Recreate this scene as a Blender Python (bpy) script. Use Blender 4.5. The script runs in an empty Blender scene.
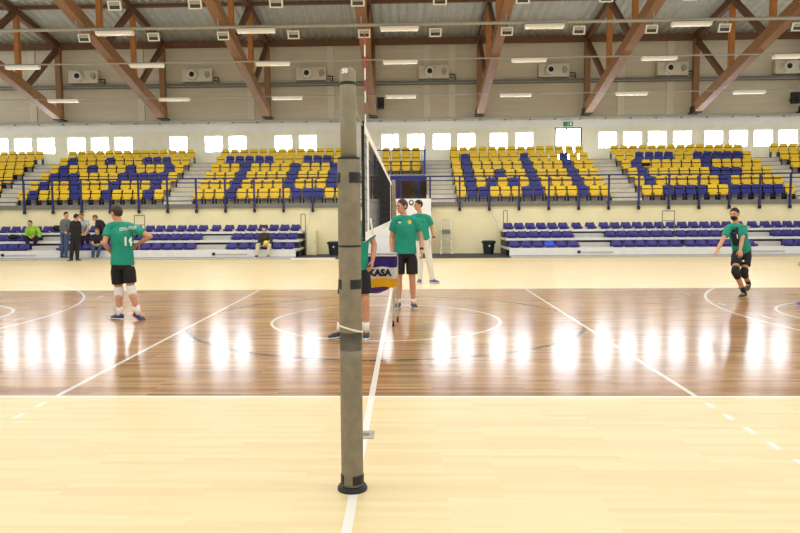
import bpy, bmesh, math, random
import numpy as np
from mathutils import Vector, Matrix
from mathutils.bvhtree import BVHTree
random.seed(7)
C = bpy.context.scene.collection
PI = math.pi
ORD = ['first','second','third','fourth','fifth','sixth','seventh','eighth','ninth','tenth','eleventh','twelfth','thirteenth','fourteenth','fifteenth','sixteenth','seventeenth','eighteenth','nineteenth','twentieth',
       'twenty-first','twenty-second','twenty-third','twenty-fourth','twenty-fifth','twenty-sixth','twenty-seventh','twenty-eighth']

# ------------------------------------------------------------------ camera
F, PITCH, YAW, ROLL = 681.417, .0773, -.0307, -.0077
CX, CY, CH, SX = .3258, -6.2309, 1.6909, -14.7746
def _axes():
    cp, sp, cy, sy = math.cos(PITCH), math.sin(PITCH), math.cos(YAW), math.sin(YAW)
    f = Vector((sy*cp, cy*cp, -sp)); r = Vector((cy, -sy, 0)); u = r.cross(f)
    cr, sr = math.cos(ROLL), math.sin(ROLL)
    return cr*r+sr*u, -sr*r+cr*u, f
RT, UP, FW = _axes()
CAM = Vector((CX, CY, CH))
cam_data = bpy.data.cameras.new('camera'); cam = bpy.data.objects.new('camera', cam_data); C.objects.link(cam)
cam_data.sensor_width = 36; cam_data.lens = F/800*36; cam_data.shift_x = -SX/800; cam_data.clip_end = 200
m = Matrix((RT, UP, -FW)).transposed().to_4x4(); m.translation = CAM
cam.matrix_world = m
bpy.context.scene.camera = cam
def at(x, y, Y):
    """point of the hall seen at photo pixel x, y, standing at distance Y from the near sideline"""
    d = FW + RT*((x-400-SX)/F) + UP*((266.5-y)/F)
    return CAM + d*((Y-CY)/d.y)

# ------------------------------------------------------------------ materials
def lin(c):
    return tuple(((v/255)/12.92 if v/255 <= .04045 else ((v/255+.055)/1.055)**2.4) for v in c)+(1,)
def mat(name, rgb, rough=.6, var=.12, scale=6, metal=0, bump=0, emit=0, coat=0, stretch=None, alpha=1):
    m = bpy.data.materials.new(name); m.use_nodes = True
    n = m.node_tree.nodes; l = m.node_tree.links; b = n['Principled BSDF']
    c = lin(rgb)
    tc = n.new('ShaderNodeTexCoord'); mp = n.new('ShaderNodeMapping'); l.new(tc.outputs['Object'], mp.inputs[0])
    if stretch: mp.inputs['Scale'].default_value = stretch
    nz = n.new('ShaderNodeTexNoise'); nz.inputs['Scale'].default_value = scale; nz.inputs['Detail'].default_value = 5
    l.new(mp.outputs[0], nz.inputs['Vector'])
    rp = n.new('ShaderNodeValToRGB'); l.new(nz.outputs['Fac'], rp.inputs[0])
    rp.color_ramp.elements[0].position = .3; rp.color_ramp.elements[1].position = .7
    rp.color_ramp.elements[0].color = tuple(v*(1-var) for v in c[:3])+(1,)
    rp.color_ramp.elements[1].color = tuple(min(1, v*(1+var)) for v in c[:3])+(1,)
    l.new(rp.outputs[0], b.inputs['Base Color'])
    b.inputs['Roughness'].default_value = rough; b.inputs['Metallic'].default_value = metal
    if coat: b.inputs['Coat Weight'].default_value = coat; b.inputs['Coat Roughness'].default_value = .1
    if bump:
        bp = n.new('ShaderNodeBump'); bp.inputs['Strength'].default_value = bump; bp.inputs['Distance'].default_value = .01
        l.new(nz.outputs['Fac'], bp.inputs['Height']); l.new(bp.outputs[0], b.inputs['Normal'])
    if emit:
        b.inputs['Emission Color'].default_value = c; b.inputs['Emission Strength'].default_value = emit
    return m
M = {}
M['cream'] = mat('cream_paint', (238,228,186), .7, .03, 2)
M['pale'] = mat('pale_wall_paint', (236,234,214), .7, .03, 2)
M['white_wall'] = mat('white_wall_paint', (238,238,232), .7, .03, 2)
M['panel'] = mat('beige_wall_panel', (212,204,182), .7, .06, 1.5, stretch=(.3,1,4))
M['pilaster'] = mat('pilaster_paint', (222,216,198), .7, .04, 2)
M['concrete'] = mat('stand_concrete', (214,208,192), .8, .08, 4)
M['edge'] = mat('slab_edge_grey', (120,118,110), .7, .1, 5)
M['dark'] = mat('dark_void', (26,22,20), .8, .2, 5)
M['brown_dark'] = mat('entry_brown', (120,98,74), .7, .3, 3)
M['roof'] = mat('corrugated_steel', (188,190,182), .5, .08, 3)
M['timber'] = mat('glued_timber', (148,106,66), .55, .22, 7, stretch=(3,.5,3))
M['timber_dark'] = mat('stained_timber', (106,72,46), .6, .2, 7, stretch=(3,.5,3))
M['timber_orange'] = mat('pine_timber', (176,112,48), .55, .2, 7, stretch=(3,3,.6))
M['steel'] = mat('grey_steel', (168,166,156), .45, .08, 8, metal=.2)
M['duct'] = mat('duct_steel', (118,118,112), .5, .12, 8, metal=.2)
M['white_metal'] = mat('white_metal', (232,230,220), .45, .04, 8)
M['lampwhite'] = mat('lamp_diffuser', (252,242,216), .4, .02, 8, emit=.06)
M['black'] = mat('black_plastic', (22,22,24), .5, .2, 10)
M['glassdark'] = mat('lamp_glass_dark', (60,58,52), .25, .2, 5)
M['yellow'] = mat('yellow_seat_plastic', (240,200,22), .4, .06, 6)
M['blue_up'] = mat('blue_seat_plastic', (28,36,132), .4, .1, 6)
M['blue_low'] = mat('violet_blue_seat_plastic', (44,36,122), .38, .1, 6)
M['navy'] = mat('navy_rail_paint', (30,34,96), .45, .1, 8)
M['blueframe'] = mat('blue_frame_paint', (28,42,150), .45, .1, 8)
M['bleach'] = mat('bleacher_white', (222,222,220), .5, .05, 4)
M['bleach_grey'] = mat('bleacher_grey', (178,178,174), .5, .08, 4)
M['mat'] = mat('dark_floor_mat', (58,64,72), .8, .15, 8)
M['pad'] = mat('post_padding', (132,123,103), .75, .16, 14, bump=.25)
M['postmetal'] = mat('post_sleeve_upper', (138,130,108), .6, .12, 12, bump=.1)
M['rope'] = mat('white_rope', (235,230,215), .8, .08, 30)
M['tape'] = mat('net_tape_white', (245,244,238), .7, .04, 20)
M['netblack'] = mat('net_cord_black', (24,24,26), .8, .2, 30)
M['red'] = mat('antenna_red', (178,40,36), .4, .05, 20)
M['aw'] = mat('antenna_white', (240,238,230), .4, .05, 20)
M['teal'] = mat('teal_jersey', (18,146,120), .75, .1, 9, bump=.3)
M['shorts'] = mat('black_shorts', (20,20,24), .8, .25, 9, bump=.2)
M['skin'] = mat('skin', (206,150,116), .55, .07, 12)
M['skin_pale'] = mat('skin_pale', (216,164,134), .55, .07, 12)
M['hair'] = mat('brown_hair', (62,42,30), .7, .3, 40)
M['hair_black'] = mat('black_hair', (28,22,20), .7, .3, 40)
M['hair_fair'] = mat('fair_brown_hair', (112,82,52), .7, .25, 40)
M['wsock'] = mat('white_cotton', (240,238,232), .8, .05, 20)
M['bsock'] = mat('black_cotton', (26,26,28), .8, .2, 20)
M['shoe_blue'] = mat('navy_shoe', (44,62,104), .55, .2, 14)
M['shoe_dark'] = mat('dark_shoe', (44,52,62), .55, .3, 14)
M['shoe_lilac'] = mat('blue_violet_shoe', (86,90,160), .55, .2, 14)
M['sole_white'] = mat('white_sole', (236,234,228), .5, .05, 14)
M['sole_red'] = mat('red_sole', (170,52,40), .5, .1, 14)
M['sole_lime'] = mat('lime_sole', (190,205,70), .5, .1, 14)
M['ink'] = mat('white_print', (246,246,242), .6, .02, 10)
M['inkblack'] = mat('black_print', (20,18,22), .6, .05, 10)
M['trouser_white'] = mat('white_trousers', (226,222,210), .8, .05, 10, bump=.2)
M['trouser_beige'] = mat('beige_trousers', (206,198,172), .8, .08, 10, bump=.2)
M['jeans'] = mat('blue_jeans', (64,82,122), .85, .12, 14)
M['grey_jacket'] = mat('grey_jacket', (96,100,102), .85, .12, 10)
M['black_cloth'] = mat('black_cloth', (24,24,26), .85, .2, 10)
M['pale_shirt'] = mat('pale_blue_shirt', (170,180,194), .8, .1, 12)
M['green_jacket'] = mat('lime_jacket', (140,190,40), .7, .12, 10)
M['dark_jacket'] = mat('charcoal_jacket', (48,46,40), .8, .15, 10)
M['bin'] = mat('bin_plastic', (24,34,42), .5, .15, 8)
M['purple'] = mat('cart_violet_cloth', (70,44,138), .7, .08, 8)
M['cwhite'] = mat('cart_white_cloth', (240,238,232), .7, .03, 8)
M['cyellow'] = mat('cart_yellow_cloth', (246,200,24), .7, .05, 8)
M['ball'] = mat('yellow_object', (232,196,72), .5, .1, 8)
M['banner'] = mat('white_banner', (238,238,236), .6, .04, 1.2, stretch=(1,1,3))
M['emblem'] = mat('emblem_green', (52,84,66), .6, .1, 8)
M['exit'] = mat('exit_green', (40,110,90), .5, .05, 8, emit=.15)
M['alu'] = mat('brushed_aluminium', (190,188,176), .4, .06, 12, metal=.4)
M['cab'] = mat('cream_cabinet', (232,222,180), .6, .03, 4)
M['pane'] = mat('daylit_glass', (236,244,255), .2, .01, 2, emit=15.0)
M['frame'] = mat('window_frame_white', (230,232,232), .5, .03, 6)
M['frameblue'] = mat('door_frame_navy', (52,58,128), .5, .05, 6)
M['eye'] = mat('eye_dark', (30,22,20), .3, .05, 10)
M['lip'] = mat('lips', (150,84,74), .6, .05, 10)

# ------------------------------------------------------------------ mesh helpers
def nb(): return bmesh.new()
def box(bm, x0, x1, y0, y1, z0, z1, bev=0):
    r = bmesh.ops.create_cube(bm, size=1)
    for v in r['verts']:
        v.co = Vector((x0+(v.co.x+.5)*(x1-x0), y0+(v.co.y+.5)*(y1-y0), z0+(v.co.z+.5)*(z1-z0)))
    if bev:
        es = list({e for v in r['verts'] for e in v.link_edges})
        bmesh.ops.bevel(bm, geom=es, offset=bev, segments=2, affect='EDGES', profile=.7)
    return bm
def frame_of(d):
    d = Vector(d).normalized(); a = Vector((0,0,1)) if abs(d.z) < .9 else Vector((0,1,0))
    x = d.cross(a).normalized(); return x, x.cross(d).normalized(), d
def loft(bm, rings, n=16, cap=True):
    """rings: (centre, half-axis vector, half-axis vector)"""
    R = [[bm.verts.new(Vector(c)+Vector(a)*math.cos(2*PI*i/n)+Vector(b)*math.sin(2*PI*i/n)) for i in range(n)] for c, a, b in rings]
    for p, q in zip(R, R[1:]):
        for i in range(n): bm.faces.new((p[i], p[(i+1) % n], q[(i+1) % n], q[i]))
    if cap:
        bm.faces.new(R[0][::-1]); bm.faces.new(R[-1])
    return bm
def tube(bm, pts, r, n=10):
    P = [Vector(p) for p in pts]; rs = r if isinstance(r, (list, tuple)) else [r]*len(P)
    rings = []; x = None
    for i, p in enumerate(P):
        d = (P[min(i+1, len(P)-1)]-P[max(i-1, 0)]).normalized()
        if x is None: x, y, _ = frame_of(d)
        else: x = (x-d*x.dot(d)).normalized(); y = x.cross(d)
        rings.append((p, x*rs[i], y*rs[i]))
    return loft(bm, rings, n)
def bar(bm, a, b, w, h, up=(0,0,1), bev=0):
    """rectangular beam from a to b, w wide, h deep"""
    a, b = Vector(a), Vector(b); d = (b-a).normalized(); x = d.cross(Vector(up)).normalized(); y = x.cross(d)
    v = [bm.verts.new(p+x*(sx*w/2)+y*(sy*h/2)) for p in (a, b) for sx, sy in ((-1,-1),(1,-1),(1,1),(-1,1))]
    for f in ((3,2,1,0),(4,5,6,7),(0,1,5,4),(1,2,6,5),(2,3,7,6),(3,0,4,7)): bm.faces.new([v[i] for i in f])
    return bm
def capsule(bm, a, b, ra, rb, n=14):
    a, b = Vector(a), Vector(b); x, y, d = frame_of(b-a)
    rings = []
    for t in (80, 50, 20): q = math.radians(t); rings.append((a-d*ra*math.sin(q), x*ra*math.cos(q), y*ra*math.cos(q)))
    rings.append((a, x*ra, y*ra)); rings.append((b, x*rb, y*rb))
    for t in (20, 50, 80): q = math.radians(t); rings.append((b+d*rb*math.sin(q), x*rb*math.cos(q), y*rb*math.cos(q)))
    return loft(bm, rings, n)
def ell(bm, c, ax, ay, az, u=18, v=12):
    r = bmesh.ops.create_uvsphere(bm, u_segments=u, v_segments=v, radius=1)
    for w in r['verts']: w.co = Vector(c)+Vector(ax)*w.co.x+Vector(ay)*w.co.y+Vector(az)*w.co.z
    return r['verts']
def lathe(bm, prof, c, n=24):
    c = Vector(c); return loft(bm, [(c+Vector((0,0,z)), Vector((r,0,0)), Vector((0,r,0))) for r, z in prof], n)

def mk(name, bm, m, parent=None, base=None, smooth=False):
    """link one mesh object; base = world point that becomes its origin (the parent's origin when it has one)"""
    if parent is not None:
        p = parent; org = Vector((0,0,0))
        while p is not None: org += Vector(p.location); p = p.parent
    else: org = Vector(base) if base is not None else Vector((0,0,0))
    if isinstance(bm, bpy.types.Mesh): me = bm; me.transform(Matrix.Translation(-org)); me.name = name
    else:
        bmesh.ops.translate(bm, verts=bm.verts, vec=-org)
        bmesh.ops.recalc_face_normals(bm, faces=bm.faces)
        me = bpy.data.meshes.new(name); bm.to_mesh(me); bm.free()
    for mm in (m if isinstance(m, list) else [m]): me.materials.append(mm)
    if smooth: me.polygons.foreach_set('use_smooth', [True]*len(me.polygons))
    o = bpy.data.objects.new(name, me); C.objects.link(o)
    if parent is not None: o.parent = parent
    else: o.location = org
    return o
def tag(o, label, cat, group=None):
    o['label'] = label; o['category'] = cat
    if group: o['group'] = group
    return o
def thing(name, label, cat, loc=(0,0,0), group=None):
    o = bpy.data.objects.new(name, None); C.objects.link(o); o.location = loc; o.empty_display_size = .2
    return tag(o, label, cat, group)
def struct(name, bm, m, label=None, cat=None, parent=None):
    o = mk(name, bm, m, parent)
    if parent is None:
        o['kind'] = 'structure'
        if label: tag(o, label, cat or 'structure')
    return o
def dup(o, loc=None, parent=None):
    c = o.copy(); C.objects.link(c)
    if parent is not None: c.parent = parent
    if loc is not None: c.location = loc
    for ch in list(o.children): dup(ch, None, c)
    return c

# ------------------------------------------------------------------ floor: maple boards, dark court, painted lines
def floor_material():
    m = bpy.data.materials.new('sports_parquet'); m.use_nodes = True
    n = m.node_tree.nodes; l = m.node_tree.links; b = n['Principled BSDF']
    tc = n.new('ShaderNodeTexCoord'); sp = n.new('ShaderNodeSeparateXYZ'); l.new(tc.outputs['Object'], sp.inputs[0])
    X, Y = sp.outputs[0], sp.outputs[1]
    def mth(op, a, c=None, clamp=False):
        k = n.new('ShaderNodeMath'); k.operation = op; k.use_clamp = clamp
        for i, v in enumerate((a, c)):
            if v is None: continue
            if isinstance(v, (int, float)): k.inputs[i].default_value = v
            else: l.new(v, k.inputs[i])
        return k.outputs[0]
    def rect(x0, x1, y0, y1):
        a = mth('LESS_THAN', mth('ABSOLUTE', mth('SUBTRACT', X, (x0+x1)/2)), (x1-x0)/2)
        c = mth('LESS_THAN', mth('ABSOLUTE', mth('SUBTRACT', Y, (y0+y1)/2)), (y1-y0)/2)
        return mth('MULTIPLY', a, c)
    def ring(cx, cy, r, w):
        dx = mth('SUBTRACT', X, cx); dy = mth('SUBTRACT', Y, cy)
        d = mth('SQRT', mth('ADD', mth('MULTIPLY', dx, dx), mth('MULTIPLY', dy, dy)))
        return mth('LESS_THAN', mth('ABSOLUTE', mth('SUBTRACT', d, r)), w/2)
    def mx(lst):
        o = lst[0]
        for k in lst[1:]: o = mth('MAXIMUM', o, k)
        return o
    def ramp(fac, stops):
        r = n.new('ShaderNodeValToRGB'); l.new(fac, r.inputs[0]); e = r.color_ramp.elements
        while len(e) < len(stops): e.new(.5)
        for q, (p, c) in zip(e, stops): q.position = p; q.color = lin(c)
        return r.outputs[0]
    def mixc(f, a, c, op='MIX'):
        k = n.new('ShaderNodeMix'); k.data_type = 'RGBA'; k.blend_type = op
        for s, v in ((k.inputs[0], f), (k.inputs[6], a), (k.inputs[7], c)):
            if isinstance(v, (int, float)): s.default_value = v
            elif isinstance(v, tuple): s.default_value = v
            else: l.new(v, s)
        return k.outputs[2]
    def bricks(w, h, off):
        k = n.new('ShaderNodeTexBrick'); l.new(tc.outputs['Object'], k.inputs['Vector'])
        k.inputs['Color1'].default_value = (0,0,0,1); k.inputs['Color2'].default_value = (1,1,1,1); k.inputs['Mortar'].default_value = (.45,.45,.45,1)
        k.inputs['Scale'].default_value = 1; k.inputs['Brick Width'].default_value = w; k.inputs['Row Height'].default_value = h
        k.inputs['Mortar Size'].default_value = .002; k.offset = off; k.offset_frequency = 2
        return k.outputs['Color']
    mp = n.new('ShaderNodeMapping'); l.new(tc.outputs['Object'], mp.inputs[0]); mp.inputs['Scale'].default_value = (1.2, 16, 1)
    nz = n.new('ShaderNodeTexNoise'); nz.inputs['Scale'].default_value = 1.6; nz.inputs['Detail'].default_value = 6; l.new(mp.outputs[0], nz.inputs['Vector'])
    br1 = bricks(.9, .065, .37)
    fac = mth('ADD', mth('MULTIPLY', br1, .5), mth('MULTIPLY', nz.outputs['Fac'], .6))
    light = ramp(fac, [(.15, (226,202,150)), (.5, (233,212,162)), (.9, (239,221,176))])
    dark = ramp(fac, [(.2, (124,84,48)), (.45, (164,118,74)), (.62, (184,138,90)), (.9, (206,166,118))])
    court = rect(-9, 9, 0, 9)
    col = mixc(court, light, dark)
    black = ring(0, 4.6, 3.06, .07)
    black = mth('MULTIPLY', black, mth('LESS_THAN', mth('ABSOLUTE', X), 3.02))
    col = mixc(black, col, lin((56,54,54)))
    W = [rect(-12, 12, -.05, 0), rect(-9, 9, 8.95, 9), rect(-.028, .028, -6, 9), rect(-3.0, -2.95, 0, 9), rect(2.95, 3.0, 0, 9), ring(0, 4.55, 1.8, .05)]
    for s in (-1, 1):
        for k in range(5):
            W.append(rect(s*2.975-.025, s*2.975+.025, -.37-.35*k-.0, -.22-.35*k)); W.append(rect(s*2.975-.025, s*2.975+.025, 9.2+.35*k, 9.35+.35*k))
        W.append(ring(s*12.55, 4.86, 6.78, .055)); W.append(ring(s*8.3, 4.86, 1.78, .055))
        for y in (4.6, 6.15, 7.65): W.append(rect(s*6.08-.025, s*6.08+.025, y, y+.3))
        W.append(rect(s*5-.025, s*5+.025, 12.3, 13.6))
    wm = mx(W)
    col = mixc(wm, col, lin((240,238,230)))
    l.new(col, b.inputs['Base Color'])
    ro = mth('ADD', mth('MULTIPLY', court, FLOOR['dr']-FLOOR['lr']), FLOOR['lr'])
    ro = mth('ADD', ro, mth('MULTIPLY', mth('SUBTRACT', nz.outputs['Fac'], .5), .08))
    l.new(ro, b.inputs['Roughness'])
    l.new(mth('MULTIPLY', court, .25), b.inputs['Coat Weight']); b.inputs['Coat Roughness'].default_value = .3
    return m
LAMP = 760
FLOOR = dict(dr=.16, lr=.36)
XE = 23.5          # half width of the hall that is built
bm = nb(); box(bm, -XE, XE, -9, 28.9, -.2, 0)
struct('floor', bm, floor_material())
bm = nb(); box(bm, -4.0, 4.4, 19.45, 22.4, 0, .012); struct('trim_1', bm, M['mat'])
bm = nb(); box(bm, -4.0, -2.35, 19.2, 19.45, 0, .05); struct('trim_2', bm, M['bleach'])
# small cover plate set in the floor on the centre line
bm = nb(); box(bm, -.055, .075, -1.22, -1.04, 0, .006, .002)
o = mk('floor_socket_plate', bm, M['steel'], base=(0,-1.13,0)); tag(o, 'small grey metal socket plate in the floor on the white centre line', 'cover plate')
bm = nb(); lathe(bm, [(.03,.006),(.03,.009)], (.01,-1.13,0), 16); mk('lid', bm, M['duct'], o)

# ------------------------------------------------------------------ walls and ceiling
WINX = [-20.56,-19.33,-18.12,-16.53,-15.31,-14.09,-11.25,-9.44,-8.22,-5.87,-4.62,-.44,.85,2.15,3.4,5.02,6.3,10.45,11.68,12.9,14.14,15.68,16.9,18.11,19.32]
WZ0, WZ1, WHW, WY = 4.88, 5.71, .455, 28.6
DX0, DX1, DZ1 = 7.82, 9.17, 5.93
bm = nb()
box(bm, -XE, DX0, WY, 28.9, 0, WZ0); box(bm, DX1, XE, WY, 28.9, 0, WZ0); box(bm, DX0, DX1, WY, 28.9, 0, 4.15)
edges = sorted([(x-WHW, x+WHW) for x in WINX]+[(DX0, DX1)])
x = -XE
for a, b_ in edges:
    box(bm, x, a, WY, 28.9, WZ0, DZ1); x = b_
box(bm, x, XE, WY, 28.9, WZ0, DZ1)
for x in WINX: box(bm, x-WHW, x+WHW, WY, 28.9, WZ1, DZ1)
struct('wall_back', bm, M['pale'])
bm = nb(); box(bm, -XE, XE, WY-.02, 28.9, DZ1, 6.35); struct('wall_back_band', bm, M['white_wall'])
bm = nb(); box(bm, -XE, XE, WY-.04, 28.9, 6.35, 10.6); struct('wall_back_upper', bm, M['panel'])
bm = nb()
for x in (-18.64,-13.07,-7.46,-3.41,1.42,2.67,11.04,13.45): box(bm, x-.17, x+.17, WY-.1, WY-.04, 6.35, 10.3)
struct('trim_3', bm, M['pilaster'])
bm = nb(); box(bm, -XE, XE, 22.45, 22.6, 0, 2.0); struct('wall_front', bm, M['cream'])
for i, x in enumerate(WINX):
    bm = nb()
    w = .045
    box(bm, x-WHW, x-WHW+w, 28.66, 28.74, WZ0, WZ1); box(bm, x+WHW-w, x+WHW, 28.66, 28.74, WZ0, WZ1)
    box(bm, x-WHW+w, x+WHW-w, 28.66, 28.74, WZ0, WZ0+w); box(bm, x-WHW+w, x+WHW-w, 28.66, 28.74, WZ1-w, WZ1)
    wi = struct('window_%d' % (i+1), bm, M['frame'])
    bm = nb(); mxx = x+(.12 if i % 2 else -.1); box(bm, mxx-.012, mxx+.012, 28.67, 28.70, WZ0+w, WZ1-w); struct('mullion', bm, M['frameblue'], parent=wi)
    bm = nb(); box(bm, x-WHW+w, x+WHW-w, 28.70, 28.715, WZ0+w, WZ1-w); struct('pane', bm, M['pane'], parent=wi)
bm = nb()
for a, b_, z0, z1 in ((DX0, DX0+.07, 4.15, DZ1), (DX1-.07, DX1, 4.15, DZ1), (DX0+.07, DX1-.07, DZ1-.07, DZ1), (8.36, 8.43, 4.15, DZ1-.07)): box(bm, a, b_, 28.6, 28.7, z0, z1)
dr = struct('door_1', bm, M['frameblue'])
bm = nb(); box(bm, DX0+.07, 8.36, 28.66, 28.68, 4.15, DZ1-.07); box(bm, 8.43, DX1-.07, 28.66, 28.68, 4.15, DZ1-.07); struct('pane', bm, M['pane'], parent=dr)
bm = nb(); box(bm, 8.46, 8.48, 28.6, 28.65, 5.0, 5.25); struct('door_handle', bm, M['steel'], parent=dr)
# exit sign
t = thing('exit_sign', 'small green exit sign on the wall above the glazed door', 'sign', (8.46,28.5,5.98))
bm = nb(); box(bm, 8.23, 8.69, 28.5, 28.58, 5.98, 6.2, .01); mk('case', bm, M['exit'], t)
bm = nb()
tube(bm, [(8.40,28.498,6.02),(8.44,28.498,6.08),(8.45,28.498,6.13)], .012, 6); tube(bm, [(8.45,28.498,6.07),(8.50,28.498,6.03)], .012, 6); ell(bm, (8.46,28.498,6.16), (.018,0,0), (0,.01,0), (0,0,.018), 8, 6)
box(bm, 8.54, 8.63, 28.496, 28.5, 6.02, 6.17); mk('pictogram', bm, M['ink'], t)
# corrugated roof sheet
def roofz(y): return 10.45+(28.6-y)*.163
bm = nb(); cols = []; nX = 470
for i in range(nX+1):
    x = -XE+2*XE*i/nX; dz = .03 if (i//2) % 2 else -.03
    cols.append([bm.verts.new((x, y, roofz(y)+dz)) for y in (28.6, -9.0)])
for p, q in zip(cols, cols[1:]): bm.faces.new((p[0], q[0], q[1], p[1]))
ext = bmesh.ops.extrude_face_region(bm, geom=bm.faces[:])
bmesh.ops.translate(bm, verts=[v for v in ext['geom'] if isinstance(v, bmesh.types.BMVert)], vec=(0,0,.15))
struct('ceiling', bm, M['roof'])
bm = nb(); bar(bm, (-XE,28.3,10.2), (XE,28.3,10.2), .2, .3); struct('trim_4', bm, M['timber_dark'])
bm = nb(); bar(bm, (-XE,24.55,11.05-.06), (XE,24.55,11.05-.06), .16, .14); struct('trim_5', bm, M['timber_dark'])

# ------------------------------------------------------------------ roof trusses
TX = [-1.27+5.27*i for i in range(-3, 5)]
TN = ['at the far left edge','with its foot fourth from the right','third from the left, left of the post','seen edge-on behind the tall post','just right of the photo centre','third from the right','second from the right','at the far right edge']
def chord(y): return 6.78+(27.75-y)*.272
def truss(x, label):
    t = thing('roof_truss', label, 'roof truss', (x,27.9,6.6), 'timber roof trusses')
    bm = nb(); bar(bm, (x,27.95,chord(27.95)), (x,12,chord(12)), .36, .46); mk('lower_chord', bm, M['timber'], t)
    bm = nb(); bar(bm, (x,28.4,roofz(28.4)-.3), (x,12,roofz(12)-.3), .22, .32); mk('upper_chord', bm, M['timber_dark'], t)
    bm = nb(); box(bm, x-.13, x+.13, 28.05, 28.3, 6.55, 10.1); mk('wall_post', bm, M['timber'], t)
    for y in (24.55, 21.2, 17.85, 14.5):
        bm = nb(); bar(bm, (x,y,chord(y)+.1), (x,y,roofz(y)-.4), .2, .22, (0,1,0)); mk('vertical_strut', bm, M['timber_orange'], t)
    for a, b_ in (((28.1,10.0), (25.1,None)), ((24.4,10.75), (21.6,None)), ((21.0,11.3), (18.2,None)), ((17.7,11.8), (14.9,None))):
        bm = nb(); bar(bm, (x,a[0],a[1]), (x,b_[0],chord(b_[0])+.1), .18, .24); mk('diagonal_strut', bm, M['timber_dark'], t)
    bm = nb(); box(bm, x-.2, x+.2, 27.8, 28.5, 6.48, 6.55); box(bm, x-.2, x-.18, 27.75, 28.3, 6.5, 6.8); mk('steel_shoe', bm, M['black'], t)
    return t
first_truss = None
for x, nme in zip(TX, ['leftmost timber roof truss, cut by the left frame edge', 'second timber roof truss from the left, foot above the first windows', 'third timber roof truss from the left, left of the tall post',
        'timber roof truss seen edge-on directly behind the tall post', 'timber roof truss just right of the photo centre', 'timber roof truss above the glazed door', 'second timber roof truss from the right', 'rightmost timber roof truss at the right frame edge']):
    if first_truss is None: first_truss = truss(x, nme)
    else:
        c = dup(first_truss, (x,27.9,6.6)); c['label'] = nme
# small black loudspeakers on two trusses
for x, nme in ((-.88,'small black loudspeaker on the truss beside the tall post'), (19.2,'small black loudspeaker at the right edge under the roof')):
    t = thing('mounted_loudspeaker', nme, 'loudspeaker', (x,27.9,6.85), 'hall loudspeakers')
    bm = nb(); box(bm, x-.17, x+.17, 27.75, 28.02, 6.85, 7.4, .02); mk('cabinet', bm, M['black'], t)
    bm = nb(); loft(bm, [((x,27.745,7.05), (.11,0,0), (0,0,.11)), ((x,27.75,7.05), (.11,0,0), (0,0,.11))], 18); mk('speaker_cone', bm, M['dark'], t)
    bm = nb(); bar(bm, (x,28.0,7.1), (x,28.4,7.1), .06, .06); mk('bracket', bm, M['black'], t)

# ------------------------------------------------------------------ pipes, ducts, lamps under the roof
def run(name, label, cat, y, z, r, m, flat=None):
    bm = nb()
    if flat: box(bm, -XE, XE, y-flat[0]/2, y+flat[0]/2, z-flat[1]/2, z+flat[1]/2)
    else: tube(bm, [(-XE,y,z), (0,y,z), (XE,y,z)], r, 12)
    return tag(mk(name, bm, m, base=(0,y,z)), label, cat)
pa = run('service_pipe', 'thick light grey pipe across the roof, nearest and highest', 'pipe', 19.2, 8.56, .06, M['steel'])
pb = run('service_pipe', 'thinner grey pipe carrying the middle row of strip lights', 'pipe', 22.3, 8.0, .032, M['steel'])
pc = run('service_pipe', 'thin grey pipe carrying the lowest farthest row of strip lights', 'pipe', 25.6, 7.13, .02, M['steel'])
for p, y, z, up in ((pa,19.2,8.56,.12), (pb,22.3,8.0,.05), (pc,25.6,7.13,.05)):
    for x in TX:
        bm = nb(); box(bm, x-.02, x+.02, y-.02, y+.02, z, z+up+.25); mk('hanger', bm, M['steel'], p)
du = run('air_duct', 'dark grey duct along the upper wall below the heaters', 'duct', 28.4, 8.19, 0, M['duct'], (.25,.16))
bm = nb(); box(bm, -XE, XE, 28.26, 28.28, 8.13, 8.16); mk('flange', bm, M['steel'], du)
tr = run('cable_tray', 'grey cable tray along the wall under the truss feet', 'cable tray', 28.4, 6.4, 0, M['steel'], (.22,.12))
for i in range(36):
    bm = nb(); x = -22+i*1.24; box(bm, x-.05, x+.05, 28.28, 28.34, 6.29, 6.35); mk('clip', bm, M['duct'], tr)
def strip_light(x, y, z, label):
    t = thing('ceiling_strip_light', label, 'strip light', (x,y,z), 'strip lights on the roof pipes')
    bm = nb(); box(bm, x-.71, x+.71, y-.11, y+.11, z+.05, z+.12, .01); mk('housing', bm, M['white_metal'], t)
    bm = nb(); box(bm, x-.69, x+.69, y-.12, y+.12, z-.02, z+.05, .01); mk('diffuser', bm, M['lampwhite'], t)
    return t
proto = strip_light(0, 0, 0, '-')
firstl = True
for rn, y, z, idx in (('nearest top row', 19.2, 8.36, range(-2, 3)), ('middle row', 22.3, 7.84, range(-3, 4)), ('lowest far row', 25.6, 7.0, range(-3, 4))):
    for k, i in enumerate(idx):
        loc = (.13+5.25*i, y, z)
        c = proto if firstl else dup(proto); firstl = False; c.location = loc
        c['label'] = 'white strip light in the %s under the roof, %s from the left' % (rn, ORD[k])
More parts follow.
